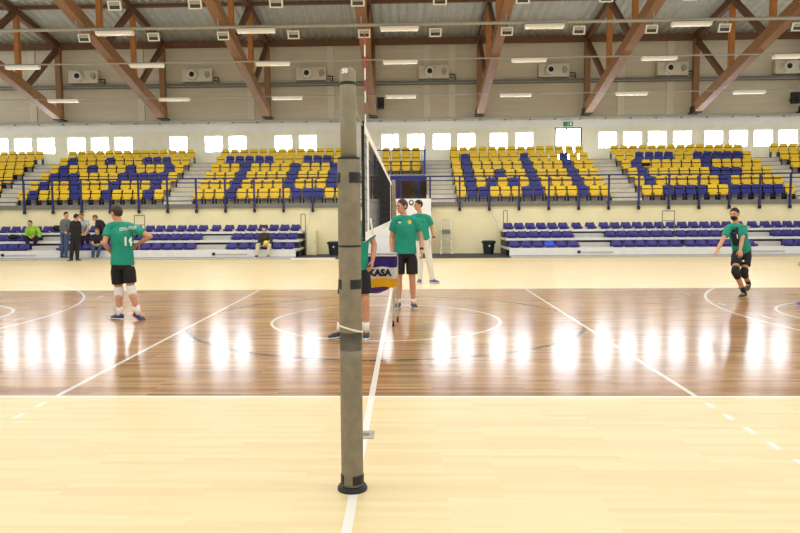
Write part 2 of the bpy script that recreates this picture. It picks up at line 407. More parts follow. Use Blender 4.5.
def flood(label):
    t = thing('ceiling_floodlight', label, 'floodlight', (0,0,0), 'square floodlights under the roof')
    a = .22
    bm = nb(); box(bm, -a, a, .02, .12, -.15, .15, .02); mk('housing', bm, M['duct'], t)
    bm = nb()
    for x0, x1, z0, z1 in ((-a,a,.11,.15), (-a,a,-.15,-.11), (-a,-a+.05,-.11,.11), (a-.05,a,-.11,.11)): box(bm, x0, x1, -.01, .03, z0, z1)
    mk('rim', bm, M['white_metal'], t)
    bm = nb(); box(bm, -a+.05, a-.05, .0, .018, -.11, .11); g = mk('glass', bm, M['glassdark'], t)
    bm = nb(); box(bm, -a+.06, a-.06, -.003, 0, .0, .1); mk('reflector', bm, M['steel'], g)
    bm = nb(); box(bm, -.02, .02, .05, .09, .14, .4); mk('bracket', bm, M['duct'], t)
    for ch in t.children:
        ch.data.transform(Matrix.Rotation(math.radians(20), 4, 'X'))
        for g2 in ch.children: g2.data.transform(Matrix.Rotation(math.radians(20), 4, 'X'))
    return t
fp = flood('-'); firstf = True
for rn, y, z, idx in (('lower row below thick pipe', 19.5, 8.33, range(-5, 6)), ('upper row', 16.1, 8.46, range(-4, 5))):
    for k, i in enumerate(idx):
        c = fp if firstf else dup(fp); firstf = False
        c.location = (1.45+2.625*i, y, z)
        c['label'] = 'square white-rimmed floodlight, %s, %s from the left' % (rn, ORD[k])
# wall heaters with round nozzle
HX = [-16.07,-10.28,-4.55,1.54,7.46,13.25,18.93]
t = thing('air_heater', '-', 'air heater', (0,28.5,8.35), 'wall air heaters')
bm = nb(); box(bm, -.55, .95, 28.2, 28.52, 8.36, 9.0, .02); mk('casing', bm, M['pilaster'], t)
bm = nb(); loft(bm, [((0,28.2,8.68), (.29,0,0), (0,0,.29)), ((0,28.02,8.68), (.25,0,0), (0,0,.25)), ((0,27.95,8.68), (.2,0,0), (0,0,.2)), ((0,27.96,8.68), (.13,0,0), (0,0,.13))], 24); nzl = mk('nozzle', bm, M['white_metal'], t, smooth=False)
bm = nb(); loft(bm, [((0,27.955,8.68), (.13,0,0), (0,0,.13)), ((0,27.945,8.68), (.12,0,0), (0,0,.12))], 20); mk('nozzle_opening', bm, M['black'], nzl)
bm = nb(); loft(bm, [((.72,28.2,8.7), (.13,0,0), (0,0,.17)), ((.72,28.1,8.7), (.11,0,0), (0,0,.15))], 16); mk('inlet', bm, M['steel'], t)
bm = nb(); tube(bm, [(1.0,28.3,8.55), (1.25,28.3,8.55), (1.27,28.3,8.3)], .035, 8); tube(bm, [(1.0,28.3,8.42), (1.16,28.3,8.42), (1.16,28.3,8.32)], .025, 8); mk('supply_pipe', bm, M['black'], t)
for k, x in enumerate(HX):
    c = t if k == 0 else dup(t)
    c.location = (x,28.5,8.35); c['label'] = 'pale wall air heater with round black-centred nozzle, %s from the left' % ORD[k]

# ------------------------------------------------------------------ upper stand
ROWY = [23.0+.925*k for k in range(6)]; ROWZ = [2.1+.426*k for k in range(6)]
VX0, VX1, VY = -1.08, 1.22, 26.1
bm = nb()
for k in range(6):
    y0 = 22.4 if k == 0 else 22.42+.925*k+.0
    y1 = 22.42+.925*(k+1) if k < 5 else 28.6
    z0 = 2.0 if k == 0 else ROWZ[k]-.55
    if y0 < VY-.5 and k > 0:
        box(bm, -XE, VX0, y0, y1, z0, ROWZ[k]); box(bm, VX1, XE, y0, y1, z0, ROWZ[k])
    else: box(bm, -XE, XE, y0, y1, z0, ROWZ[k])
for a, b_ in ((-17.75,-16.58), (-10.1,-8.88), (-2.2,-1.12), (1.26,2.42), (9.05,10.28), (16.72,17.95)):
    for k in range(5):
        y1 = 22.42+.925*(k+1); box(bm, a, b_, y1-.42, y1, ROWZ[k], ROWZ[k]+.205)
STEPS = [(a, b_) for a, b_ in ((-17.75,-16.58), (-10.1,-8.88), (-2.2,-1.12), (1.26,2.42), (9.05,10.28), (16.72,17.95))]
struct('grandstand', bm, M['concrete'], 'pale grey stepped concrete stand carrying the yellow and blue seats', 'grandstand')
bm = nb()
for a, b_ in STEPS:
    for k in range(5):
        y1 = 22.42+.925*(k+1)
        box(bm, a, b_, y1-.43, y1-.36, ROWZ[k]+.185, ROWZ[k]+.207); box(bm, a, b_, y1-.01, y1+.06, ROWZ[k+1]-.02, ROWZ[k+1]+.002)
struct('trim_step_shade', bm, M['edge'])  # dark strips on step edges stand in for shading lost in flat light
bm = nb(); box(bm, -XE, XE, 22.36, 22.4, 1.98, 2.16); struct('trim_6', bm, M['edge'])
# entry opening under the centre box
bm = nb(); box(bm, VX0-.03, VX0, 23.4, 26.1, 2.1, 3.3); box(bm, VX1, VX1+.03, 23.4, 26.1, 2.1, 3.3); box(bm, VX0, VX1, 26.06, 26.1, 2.1, 3.3)
struct('wall_entry', bm, M['brown_dark'])
bm = nb(); box(bm, -.55, .55, 26.0, 26.06, 2.1, 3.2); struct('door_2', bm, M['timber_dark'])

# tip-up stadium seats, origin at the tread under the seat's back
def rounded_plate(bm, w0, w1, z0, z1, y0, y1, th, r=.06, nseg=4):
    """plate facing -Y: bottom width w0, top width w1, rounded top corners, leaning from y0 (bottom) to y1 (top)"""
    pts = [(-w0/2+r*.5, z0), (w0/2-r*.5, z0), (w0/2, z0+r*.5)]
    for i in range(nseg+1):
        a = PI/2*i/nseg; pts.append((w1/2-r+r*math.cos(a), z1-r+r*math.sin(a)))
    for i in range(nseg+1):
        a = PI/2+PI/2*i/nseg; pts.append((-w1/2+r+r*math.cos(a), z1-r+r*math.sin(a)))
    pts.append((-w0/2, z0+r*.5))
    def yy(z): return y0+(y1-y0)*(z-z0)/(z1-z0)
    A = [bm.verts.new((x, yy(z)+.35*x*x*-1, z)) for x, z in pts]; B = [bm.verts.new((x, yy(z)+th-.35*x*x, z)) for x, z in pts]
    bm.faces.new(A); bm.faces.new(B[::-1])
    for i in range(len(pts)):
        j = (i+1) % len(pts); bm.faces.new((A[i], B[i], B[j], A[j]))
def seat(kind, down=False):
    m = M['yellow'] if kind == 'Y' else M['blue_up']
    bm = nb(); rounded_plate(bm, .40, .37, .572, .718, .10, .13, .03, .05)
    o = mk('stadium_seat', bm, m)
    bm = nb()
    if down: box(bm, -.2, .2, -.25, .12, .34, .38, .015)
    else:
        rounded_plate(bm, .385, .40, .29, .535, .03, .07, .045, .03)
        box(bm, -.19, .19, -.05, .02, .29, .34, .02)
    mk('seat_pan', bm, m, o)
    bm = nb(); box(bm, -.19, -.15, .0, .16, 0, .38); box(bm, .15, .19, .0, .16, 0, .38); box(bm, -.185, .185, .15, .17, .34, .66); mk('bracket', bm, M['dark'], o)
    return o
BLOCKS = [
 ('KA', -16.32, -10.34, ['YBYYYBYYBYYYBY','YBYYBYYYBYYYBY','YBBBYYYYBBBBBY','YBYYBYYYBYYYBY','YBYYYBYYYBBBYY','Y'*14]),
 ('TO', -8.63, -2.47, ['YYYBYYYYYBBBYY','YYYBYYYYBYYYBY','YYYBYYYYBYYYBY','YYYBYYYYBYYYBY','YBBBBBYYYBBBYY','Y'*14]),
 ('WI', 2.70, 8.80, ['YBBYYYBBYYYBYY','YBYBYBYBYYYBYY','YBYYBYYBYYYBYY','YBYYYYYBYYYBYY','YBYYYYYBYYYBYY','Y'*14]),
 ('CE', 10.52, 16.47, ['YYBBBBYYBBBBBY','YBYYYYYYBYYYYY','YBYYYYYYBBBYYY','YBYYYYYYBYYYYY','YYBBBBYYBBBBBY','Y'*14])]
# the two letter rows read from the photograph, front row first
BLOCKS[0][3][0] = 'YBYYYBYYBYYYBY'
PROTO = {}
RW = ['front row','second row','third row','fourth row','fifth row','back row']
def put_seat(kind, x, row, label, down=False):
    key = (kind, down); cn = 'yellow' if kind == 'Y' else 'blue'
    loc = (x, ROWY[row], ROWZ[row])
    if key not in PROTO: PROTO[key] = seat(kind, down); o = PROTO[key]; o.location = loc
    else: o = dup(PROTO[key], loc)
    tag(o, label, 'seat', '%s tip-up seats of the upper stand' % cn)
for nm, x0, x1, rows in BLOCKS:
    for r in range(6):
        for c in range(14):
            k = rows[r][c]; dn = (nm == 'CE' and r == 3 and c == 2)
            put_seat(k, x0+(x1-x0)*c/13, r, '%s tip-up seat%s, %s block, %s, %s from the left' % ('yellow' if k == 'Y' else 'blue', ' with lowered pan' if dn else '', nm, RW[r], ORD[c]), dn)
for r in range(6):
    for c in range(6-0):
        x = -18.02-.45*c
        if at(0,160,ROWY[r]).x-.3 < x: put_seat('Y', x, r, 'yellow tip-up seat, block cut by left edge, %s, %s from its aisle' % (RW[r], ORD[c]))
    for c in range(4):
        x = 18.2+.45*c
        if x < at(800,160,ROWY[r]).x+.3: put_seat('Y', x, r, 'yellow tip-up seat, block cut by right edge, %s, %s from its aisle' % (RW[r], ORD[c]))
for r in (3, 4, 5):
    for c in range(4): put_seat('Y', -.61+.48*c, r, 'yellow tip-up seat in the blue-framed centre box, %s, %s from the left' % ({3:'lowest row',4:'middle row',5:'top row'}[r], ORD[c]))
# centre box frame
t = thing('seating_box_frame', 'blue steel frame and railing of the raised centre seating box', 'railing', (.07,25.15,2.1))
bm = nb(); box(bm, -1.1, 1.24, 25.1, 25.2, 3.22, 3.42); mk('front_beam', bm, M['blueframe'], t)
bm = nb(); box(bm, -1.1, 1.24, 25.07, 25.25, 3.42, 3.46); mk('edge_strip', bm, M['bleach_grey'], t)
for x in (-1.08, 1.2):
    bm = nb(); box(bm, x-.04, x+.04, 25.1, 25.18, 3.46, 4.62); mk('post', bm, M['blueframe'], t)
    bm = nb(); bar(bm, (x,25.14,4.6), (x,27.3,4.95), .05, .05); bar(bm, (x,25.14,4.05), (x,27.3,4.6), .04, .04); mk('side_rail', bm, M['blueframe'], t)
    bm = nb(); box(bm, x-.02, x+.02, 25.2, 26.9, 3.5, 4.2); mk('side_panel', bm, M['blueframe'], t)
for z in (4.58, 4.05):
    bm = nb(); tube(bm, [(-1.08,25.14,z), (1.2,25.14,z)], .02, 8); mk('front_rail', bm, M['navy'], t)
for x in (-.05, .9):
    bm = nb(); bar(bm, (x,25.15,2.1), (x,25.15,3.24), .08, .08, (0,1,0)); mk('support_leg', bm, M['blueframe'], t)
# balcony railing
t = thing('balcony_railing', 'navy steel railing along the front edge of the upper stand', 'railing', (0,22.34,2.0))
RX = [1.34+1.2277*i for i in range(-18, 18)]
for x in RX:
    if abs(x) > XE: continue
    bm = nb(); box(bm, x-.035, x+.035, 22.28, 22.35, 1.82, 3.2); p = mk('post', bm, M['navy'], t)
    bm = nb(); box(bm, x-.055, x+.055, 22.26, 22.36, 1.78, 1.93, .02); mk('post_foot', bm, M['black'], p)
for z, r in ((3.22,.03), (3.05,.018), (2.3,.014)):
    bm = nb(); tube(bm, [(-XE,22.315,z), (0,22.315,z), (XE,22.315,z)], r, 8); mk('rail', bm, M['navy'], t)

# ------------------------------------------------------------------ telescopic bleachers on the hall floor
TZ = [.35, .69, 1.01]; TY = [19.85, 20.7, 21.55]
def bleacher(x0, x1, gaps, label, latch):
    t = thing('telescopic_bleacher', label, 'bleacher', ((x0+x1)/2, 19.85, 0), 'retractable bleachers')
    bm = nb(); box(bm, x0, x1, 19.85, 19.88, .07, .35); fp_ = mk('front_panel', bm, M['bleach'], t)
    for x in latch:
        bm = nb(); box(bm, x-.06, x+.06, 19.81, 19.85, .14, .24, .01); mk('latch', bm, M['black'], fp_)
        bm = nb(); box(bm, x+.1, x+1.3, 19.84, 19.85, .14, .20); mk('pull_slot', bm, M['bleach_grey'], fp_)
    bm = nb(); box(bm, x0, x1, 19.4, 19.85, 0, .06, .01); mk('base_step', bm, M['bleach_grey'], t)
    for k in range(3):
        bm = nb(); box(bm, x0, x1, TY[k]+(.0 if k else .03), 22.4, TZ[k]-.09, TZ[k]); mk('tier_deck', bm, M['bleach'], t)
    bm = nb(); box(bm, x0+.02, x1-.02, 20.76, 22.4, 0, TZ[1]-.09); box(bm, x0+.02, x1-.02, 21.6, 22.4, .6, TZ[2]-.09); mk('shadow_gap_fill', bm, M['black'], t)  # black boxes stand in for the shade in the gaps under the decks
    for a, b_ in gaps:
        bm = nb(); box(bm, a, b_, 20.25, 20.7, .35, .52); box(bm, a, b_, 21.1, 21.55, .69, .85); mk('aisle_step', bm, M['bleach_grey'], t)
    return t
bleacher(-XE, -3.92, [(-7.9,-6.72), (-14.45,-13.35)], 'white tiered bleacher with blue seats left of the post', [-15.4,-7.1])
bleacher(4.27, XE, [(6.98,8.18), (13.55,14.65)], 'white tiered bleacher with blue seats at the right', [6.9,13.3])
def low_seat():
    bm = nb()
    # moulded shell: pan with a low, tapering, rounded back
    prof = [(-.24,.00,.19), (-.26,.03,.20), (-.22,.055,.205), (-.05,.045,.21), (.06,.06,.212), (.12,.12,.20), (.15,.19,.172), (.165,.225,.15), (.18,.23,.13)]
    th = .02; T = []
    for y, z, hw in prof:
        T.append([bm.verts.new((hw*s, y-.05*abs(s)**3*(1 if z > .1 else 0), z+.018*abs(s)**3)) for s in (-1,-.8,-.4,0,.4,.8,1)])
    B = [[bm.verts.new((v.co.x, v.co.y+th, v.co.z-th*(1 if i < 5 else .2))) for v in row] for i, row in enumerate(T)]
    for A, fl in ((T, 0), (B, 1)):
        for p, q in zip(A, A[1:]):
            for i in range(6): bm.faces.new((p[i], p[i+1], q[i+1], q[i]) if not fl else (q[i], q[i+1], p[i+1], p[i]))
    for i in range(6):
        bm.faces.new((T[0][i+1], T[0][i], B[0][i], B[0][i+1])); bm.faces.new((T[-1][i], T[-1][i+1], B[-1][i+1], B[-1][i]))
    for p, q, p2, q2 in zip(T, T[1:], B, B[1:]):
        bm.faces.new((p[0], q[0], q2[0], p2[0])); bm.faces.new((q[6], p[6], p2[6], q2[6]))
    o = mk('bucket_seat', bm, M['blue_low'])
    bm = nb(); box(bm, -.12, .12, -.16, .08, -.028, .0); mk('mount', bm, M['black'], o)
    return o
def grp(a, n, s=1): return [a+s*.4475*i for i in range(n)]
RTOP = grp(4.5,6)+[7.28,7.84]+grp(8.39,6)+grp(11.1,6)+[13.8,14.36]+grp(14.87,6)
RMID = grp(4.5,6)+grp(8.4,6)+grp(11.17,6)+grp(14.87,6)
LTOP = grp(-4.23,6,-1)+[-6.99,-7.53]+grp(-8.08,6,-1)+grp(-10.86,6,-1)+[-13.64,-14.19]+grp(-14.66,6,-1)
LMID = grp(-4.21,6,-1)+grp(-8.08,6,-1)+grp(-10.86,6,-1)+grp(-14.72,6,-1)
lp = None
for side, rows in (('left', [LMID, LMID, LTOP]), ('right', [RMID, RMID, RTOP])):
    for k, xs in enumerate(rows):
        y = [20.12, 20.97, 21.82][k]
        for i, x in enumerate(xs):
            lim = at(0,240,y).x-.25 if side == 'left' else at(800,240,y).x+.25
            if abs(x) > abs(lim): continue
            loc = (x, y, TZ[k]+.03)
            if lp is None: lp = low_seat(); o = lp; o.location = loc
            else: o = dup(lp, loc)
            if side == 'right' and k == 0 and i == 3:
                o.data = o.data.copy(); o.data.materials[0] = mat('bright_blue_seat_plastic', (44,72,190), .38, .1, 6)
            tag(o, '%s plastic seat on %s bleacher, %s row, %s from the end nearest the post' % ('brighter blue' if (side, k, i) == ('right', 0, 3) else 'dark blue', side, ['bottom','middle','top'][k], ORD[i]), 'seat', 'blue seats on the retractable bleachers')
# hand rails standing on the bleachers
def handrail(x0, x1, y, z0, z1, label, mid=True):
    t = thing('bleacher_handrail', label, 'handrail', ((x0+x1)/2, y, z0), 'thin steel handrails on the bleachers')
    for x in (x0, x1):
        bm = nb(); tube(bm, [(x,y,z0), (x,y,z1)], .017, 8); mk('upright', bm, M['duct'], t)
    bm = nb(); tube(bm, [(x0,y,z1), (x1,y,z1)], .017, 8); mk('top_bar', bm, M['duct'], t)
    if mid:
        bm = nb(); tube(bm, [(x0,y,(z0+z1)/2+.12), (x1,y,(z0+z1)/2+.12)], .013, 8); mk('middle_bar', bm, M['duct'], t)
handrail(-10.72, -10.3, 21.25, TZ[1]+.003, 1.7, 'thin steel handrail on the left bleacher behind the number 14 player')
handrail(10.52, 11.0, 21.25, TZ[1]+.003, 1.72, 'square steel handrail in the middle of the right bleacher')
handrail(-3.98, -3.96+.16, 21.7, TZ[2]*0+.35, 1.7, 'narrow handrail at the end of the left bleacher beside the cream cabinet', False)
handrail(4.29, 4.45, 21.7, TZ[2], 1.78, 'narrow handrail at the left end of the right bleacher', False)

# ------------------------------------------------------------------ things along the front wall
def bin_(x, y, label):
    t = thing('waste_bin', label, 'bin', (x,y,.012), 'black waste bins')
    bm = nb(); loft(bm, [((x,y,.012), (.2,0,0), (0,.2,0)), ((x,y,.46), (.25,0,0), (0,.25,0))], 20); mk('body', bm, M['bin'], t)
    bm = nb(); loft(bm, [((x,y,.46), (.29,0,0), (0,.29,0)), ((x,y,.53), (.3,0,0), (0,.3,0)), ((x,y,.57), (.24,0,0), (0,.24,0))], 20); mk('lid', bm, M['bin'], t)
    bm = nb(); box(bm, x-.03, x+.03, y-.26, y-.235, .33, .39); mk('sticker', bm, M['bleach'], t)
bin_(3.7, 21.7, 'black lidded bin right of the step ladder by the cream wall')
bin_(-2.63, 21.7, 'black lidded bin between the tall post and the cream cabinet')
t = thing('wall_cabinet', 'tall cream cabinet beside the end of the left bleacher', 'cabinet', (-3.58,22.0,.012))
bm = nb(); box(bm, -3.78, -3.38, 21.75, 22.4, .012, 1.02, .015); mk('body', bm, M['cab'], t)
bm = nb(); box(bm, -3.76, -3.40, 21.735, 21.75, .06, .98, .005); d_ = mk('door', bm, M['cab'], t)
bm = nb(); box(bm, -3.45, -3.43, 21.72, 21.735, .5, .6); mk('handle', bm, M['steel'], d_)
t = thing('step_ladder', 'light aluminium step ladder with a grey tray against the cream wall', 'ladder', (2.0,22.1,.012))
for x in (1.76, 2.22):
    bm = nb(); bar(bm, (x,21.8,.012), (x*.75+.5,22.3,1.42), .035, .05, (1,0,0)); mk('rail', bm, M['alu'], t)
for k, f_ in enumerate((.12,.28,.44)):
    y = 21.8+.5*f_; z = .012+1.41*f_; hw = .23-.06*f_
    bm = nb(); box(bm, 2.0-hw, 2.0+hw, y-.06, y+.06, z, z+.03); mk('step', bm, M['alu'], t)
bm = nb(); box(bm, 1.83, 2.16, 21.9, 22.2, .84, 1.02, .02); mk('tray', bm, M['duct'], t)
bm = nb(); tube(bm, [(1.84,22.3,1.42), (2.15,22.3,1.42)], .016, 8); mk('top_bar', bm, M['alu'], t)
for a, b_, nme in ((at(311,208,22.4), at(305,233,22.0), 'thin cord hanging down the wall above the cream cabinet'), (at(490,209,22.4), at(500,233,22.2), 'thin cord hanging on the wall right of the black bin')):
    mid = (a+b_)/2+Vector((.06,0,-.05)); bm = nb(); tube(bm, [a, mid, b_], .008, 6)
    tag(mk('hanging_cord', bm, M['bleach_grey'], base=a), nme, 'cord')
t = thing('banner_wall', 'large white banner board standing behind the two coaches', 'banner', (.03,21.5,.012))
bm = nb(); box(bm, -1.28, 1.35, 21.48, 21.52, .1, 2.29); mk('panel', bm, M['banner'], t)
for x in (-1.1, 1.2):
    bm = nb(); box(bm, x-.04, x+.04, 21.25, 21.75, .012, .1); mk('foot', bm, M['steel'], t)
bm = nb(); loft(bm, [((.55,21.478,2.13), (.1,0,0), (0,0,.12)), ((.55,21.472,2.13), (.1,0,0), (0,0,.12))], 20); e_ = mk('emblem', bm, M['emblem'], t)
bm = nb(); loft(bm, [((.55,21.471,2.14), (.05,0,0), (0,0,.06)), ((.55,21.468,2.14), (.05,0,0), (0,0,.06))], 16); mk('emblem_centre', bm, M['banner'], e_)

# ------------------------------------------------------------------ volleyball posts and net
PY0 = -2.15
def post(x, y, label, near=True):
    t = thing('volleyball_post', label, 'post', (x,y,0), 'padded net posts')
    lathe(b := nb(), [(.092,0),(.092,.012),(.084,.026),(.074,.03)], (x,y,0), 32); mk('base_ring', b, M['black'], t)
    b = nb(); prof = [(.066,.012)]
    for z in (.06, .4, .78): prof += [(.0675,z), (.0675,z+.2)]
    prof += [(.0655,.862), (.0675,.87), (.0675,1.2), (.0685,1.49), (.0655,1.50), (.0685,1.51), (.0675,2.0), (.062,2.02)]
    lathe(b, prof, (x,y,0), 40); mk('padding', b, M['pad'], t, smooth=True)
    b = nb(); lathe(b, [(.0475,1.98),(.049,2.2),(.048,2.5),(.046,2.53),(.03,2.545)], (x,y,0), 32); mk('upper_sleeve', b, M['postmetal'], t, smooth=True)
    if not near: return t
    for z in (2.02, 1.50):
        r = .0665 if z < 2 else .0635
        b = nb(); lathe(b, [(r,z-.007),(r+.0035,z-.004),(r+.0035,z+.004),(r,z+.007)], (x,y,0), 36); mk('seam_band', b, M['black'], t)
    b = nb(); lathe(b, [(.049,2.447),(.0515,2.45),(.0515,2.462),(.049,2.465)], (x,y,0), 36); mk('strap', b, M['black'], t)
    def patch(a0, a1, z0, z1, r):
        bb = nb(); n = 10
        V = [[bb.verts.new((x+q*math.cos(math.radians(a0+(a1-a0)*i/n)), y+q*math.sin(math.radians(a0+(a1-a0)*i/n)), z)) for i in range(n+1)] for q, z in ((r,z0),(r,z1),(r-.006,z1),(r-.006,z0))]
        for j in range(4):
            for i in range(n): bb.faces.new((V[j][i], V[j][i+1], V[(j+1) % 4][i+1], V[(j+1) % 4][i]))
        bb.faces.new([V[j][0] for j in range(4)]); bb.faces.new([V[j][n] for j in (3,2,1,0)])
        return bb
    for z0, z1 in ((1.875,1.935), (1.245,1.30), (.045,.10)):
        mk('hook_and_loop_tab', patch(-84, -2, z0, z1, .0715), M['black'], t)
        mk('hook_and_loop_tab', patch(-178, -135, z0, z1, .0715), M['black'], t)
    b = nb(); pts = [(x+.071*math.cos(a), y+.071*math.sin(a), 1.0-.022*math.cos(a-.3)) for a in [2*PI*i/24 for i in range(25)]]; tube(b, pts, .0055, 6)
    mk('white_cord', b, M['rope'], t)
    return t
np_ = post(-.012, PY0, 'tall grey padded volleyball post in the foreground, black bands around it')
post(.02, 11.2, 'far volleyball post beyond the net, mostly behind it', False)
def text_mesh(s, size, m, name, bold=0):
    cu = bpy.data.curves.new('t', 'FONT'); cu.body = s; cu.size = size; cu.align_x = 'CENTER'; cu.align_y = 'CENTER'; cu.extrude = .0006; cu.offset = bold; cu.resolution_u = 3
    o = bpy.data.objects.new('t', cu); C.objects.link(o)
    dg = bpy.context.evaluated_depsgraph_get(); me = bpy.data.meshes.new_from_object(o.evaluated_get(dg))
    bpy.data.objects.remove(o); bpy.data.curves.remove(cu); me.materials.clear(); me.name = name
    return me
def place_text(s, size, c, right, up, nrm, m, name, parent, surf=None, bold=0, off=.004, squeeze=1):
    me = text_mesh(s, size, m, name, bold); c, right, up, nrm = Vector(c), Vector(right).normalized(), Vector(up).normalized(), Vector(nrm).normalized()
    bb = bmesh.new(); bb.from_mesh(me); bmesh.ops.triangulate(bb, faces=bb.faces)
    bmesh.ops.subdivide_edges(bb, edges=[e for e in bb.edges if e.calc_length() > size*.2], cuts=1)
    bpy.data.meshes.remove(me)
    for v in bb.verts:
        p = c+right*v.co.x*squeeze+up*v.co.y; h = v.co.z
        if surf:
            hit = surf.ray_cast(p+nrm*.4, -nrm, .8)[0]
            if hit: p = Vector(hit)
        v.co = p+nrm*(off+h)
    return mk(name, bb, m, parent)
a = math.radians(-106); pn = Vector((math.cos(a), math.sin(a), 0)); pc_ = Vector((-.012,PY0,2.52))+pn*.049
place_text('50', .036, pc_, Vector((-pn.y,pn.x,0)), (0,0,1), pn, M['ink'], 'size_mark', np_, None, .002, .001)

NX, NY0, NY1, NT, NB = -.015, -.72, 10.02, 2.43, 1.50
t = thing('volleyball_net', 'black volleyball net with white tapes, strung across the court', 'net', (NX,4.5,NB))
bm = nb(); box(bm, NX-.008, NX+.008, NY0, NY1, NT-.07, NT); mk('top_tape', bm, M['tape'], t)
bm = nb(); box(bm, NX-.008, NX+.008, NY0, NY1, NB-.035, NB+.035); mk('bottom_tape', bm, M['tape'], t)
bm = nb()
n = int((NY1-NY0)/.1)
for i in range(n+1):
    y = NY0+(NY1-NY0)*i/n; box(bm, NX-.0018, NX+.0018, y-.0018, y+.0018, NB+.03, NT-.06)
for k in range(1, 9):
    z = NB+.03+(NT-NB-.09)*k/9; box(bm, NX-.002, NX+.002, NY0, NY1, z-.0014, z+.0014)
mk('mesh', bm, M['netblack'], t)
for y in (-.12, 9.0):
    bm = nb(); box(bm, NX-.022, NX+.012, y-.025, y+.025, NB-.03, NT-.07); mk('side_band', bm, M['tape'], t)
for y in (NY0, NY1):
    bm = nb(); box(bm, NX-.012, NX+.012, y-.02, y+.02, NB-.03, NT); mk('edge_binding', bm, M['netblack'], t)
for y, py in ((NY0, PY0), (NY1, 11.2)):
    s = 1 if py > y else -1
    for z0, z1 in ((NT-.035, 2.40), (NB, 1.46)):
        bm = nb(); tube(bm, [(NX,y,z0), (NX,py-s*.05,z1)], .006, 6); mk('tension_rope', bm, M['steel'] if z0 > 2 else M['netblack'], t)
    bm = nb(); tube(bm, [(NX,y,NT-.3), (NX,y+s*.2,NT-.5), (NX,py-s*.07,NT-.55)], .005, 6); mk('lacing', bm, M['netblack'], t)
bm = nb(); tube(bm, [(NX+.02,-.02,NB+.15), (NX+.03,.02,NB+.05), (NX+.03,.2,NB-.0)], .008, 6); mk('band_tie', bm, M['tape'], t)
# antennas strapped to the net
for y, nme in ((-.12,'red and white antenna on the near side of the net'), (9.0,'red and white antenna at the far side of the net')):
    x = NX-.012; ta = thing('net_antenna', nme, 'antenna', (x,y,NB-.03), 'net antennas')
    for k in range(18):
        z = NB-.03+k*.1; bm = nb(); tube(bm, [(x,y,z), (x,y,z+.1)], .0055, 8); mk('red_stripe' if k % 2 else 'white_stripe', bm, M['red'] if k % 2 else M['aw'], ta)
    bm = nb(); box(bm, x-.012, x+.012, y-.03, y+.03, NT-.065, NT+.02); mk('clamp', bm, M['tape'], ta)

# ------------------------------------------------------------------ ball cart
cx0, cx1, cy0, cy1 = -.39, .19, 3.85, 4.4
t = thing('ball_cart', 'purple white and yellow fabric ball cart on thin steel legs', 'ball cart', (-.1,4.1,0))
def cloth(z0, z1, d0, d1):
    """band of the fabric sling; d = how far it draws in towards the middle"""
    b = nb(); n = 14; L = []
    for z, d in ((z0,d0), ((z0+z1)/2,(d0+d1)/2), (z1,d1)):
        ring = []
        P = [(cx0+d,cy0+d*.6), (cx1-d*.2,cy0+d*.6), (cx1-d*.2,cy1-d*.6), (cx0+d,cy1-d*.6)]
        for k in range(4):
            a_, b_ = Vector(P[k]), Vector(P[(k+1) % 4])
            for i in range(n): q = a_.lerp(b_, i/n); ring.append(b.verts.new((q.x, q.y+.012*math.sin(i*1.3+k), z+.01*math.sin(i*.9))))
        L.append(ring)
    for p, q in zip(L, L[1:]):
        for i in range(len(p)): j = (i+1) % len(p); b.faces.new((p[i], p[j], q[j], q[i]))
    bmesh.ops.solidify(b, geom=b.faces[:], thickness=.006)
    return b
mk('violet_band', cloth(.90, 1.07, 0, 0), M['purple'], t)
wb = mk('white_band', cloth(.735, .90, .015, 0), M['cwhite'], t)
mk('yellow_band', cloth(.60, .735, .03, .015), M['cyellow'], t)
b = nb(); loft(b, [((-.13,4.12,.60), (.25,0,0), (0,.25,0)), ((-.15,4.12,.54), (.2,0,0), (0,.2,0)), ((-.17,4.12,.49), (.1,0,0), (0,.1,0))], 20); mk('sling_bottom', b, M['purple'], t)
place_text('MIKASA', .135, (-.135, cy0-.005, .815), (1,0,0), (0,0,1), (0,-1,0), M['inkblack'], 'printed_name', wb, None, .009, .012)
for y in (cy0, cy1):
    b = nb(); tube(b, [(cx0,y,1.07), (cx1,y,1.07)], .016, 8); mk('top_rail', b, M['alu'], t)
for x in (cx0, cx1):
    b = nb(); tube(b, [(x,cy0,1.07), (x,cy1,1.07)], .016, 8); mk('top_rail', b, M['purple'], t)
for x0, x1, y0, y1 in ((cx0+.02,cx1-.08,cy0,cy1), (cx1,cx0+.08,cy0+.0,cy1), ):
    pass
for x, y, xt in ((cx1-.06,3.92,cx1-.02), (cx1+.0,4.33,cx1), (cx0+.1,3.92,cx0+.02), (cx0+.04,4.33,cx0)):
    b = nb(); tube(b, [(xt,y,1.06), (x,y,.09)], .013, 8); lg = mk('leg', b, M['alu'], t)
    b = nb(); loft(b, [((x-.015,y,.045), (0,.045,0), (0,0,.045)), ((x+.015,y,.045), (0,.045,0), (0,0,.045))], 16); mk('caster', b, M['black'], lg)

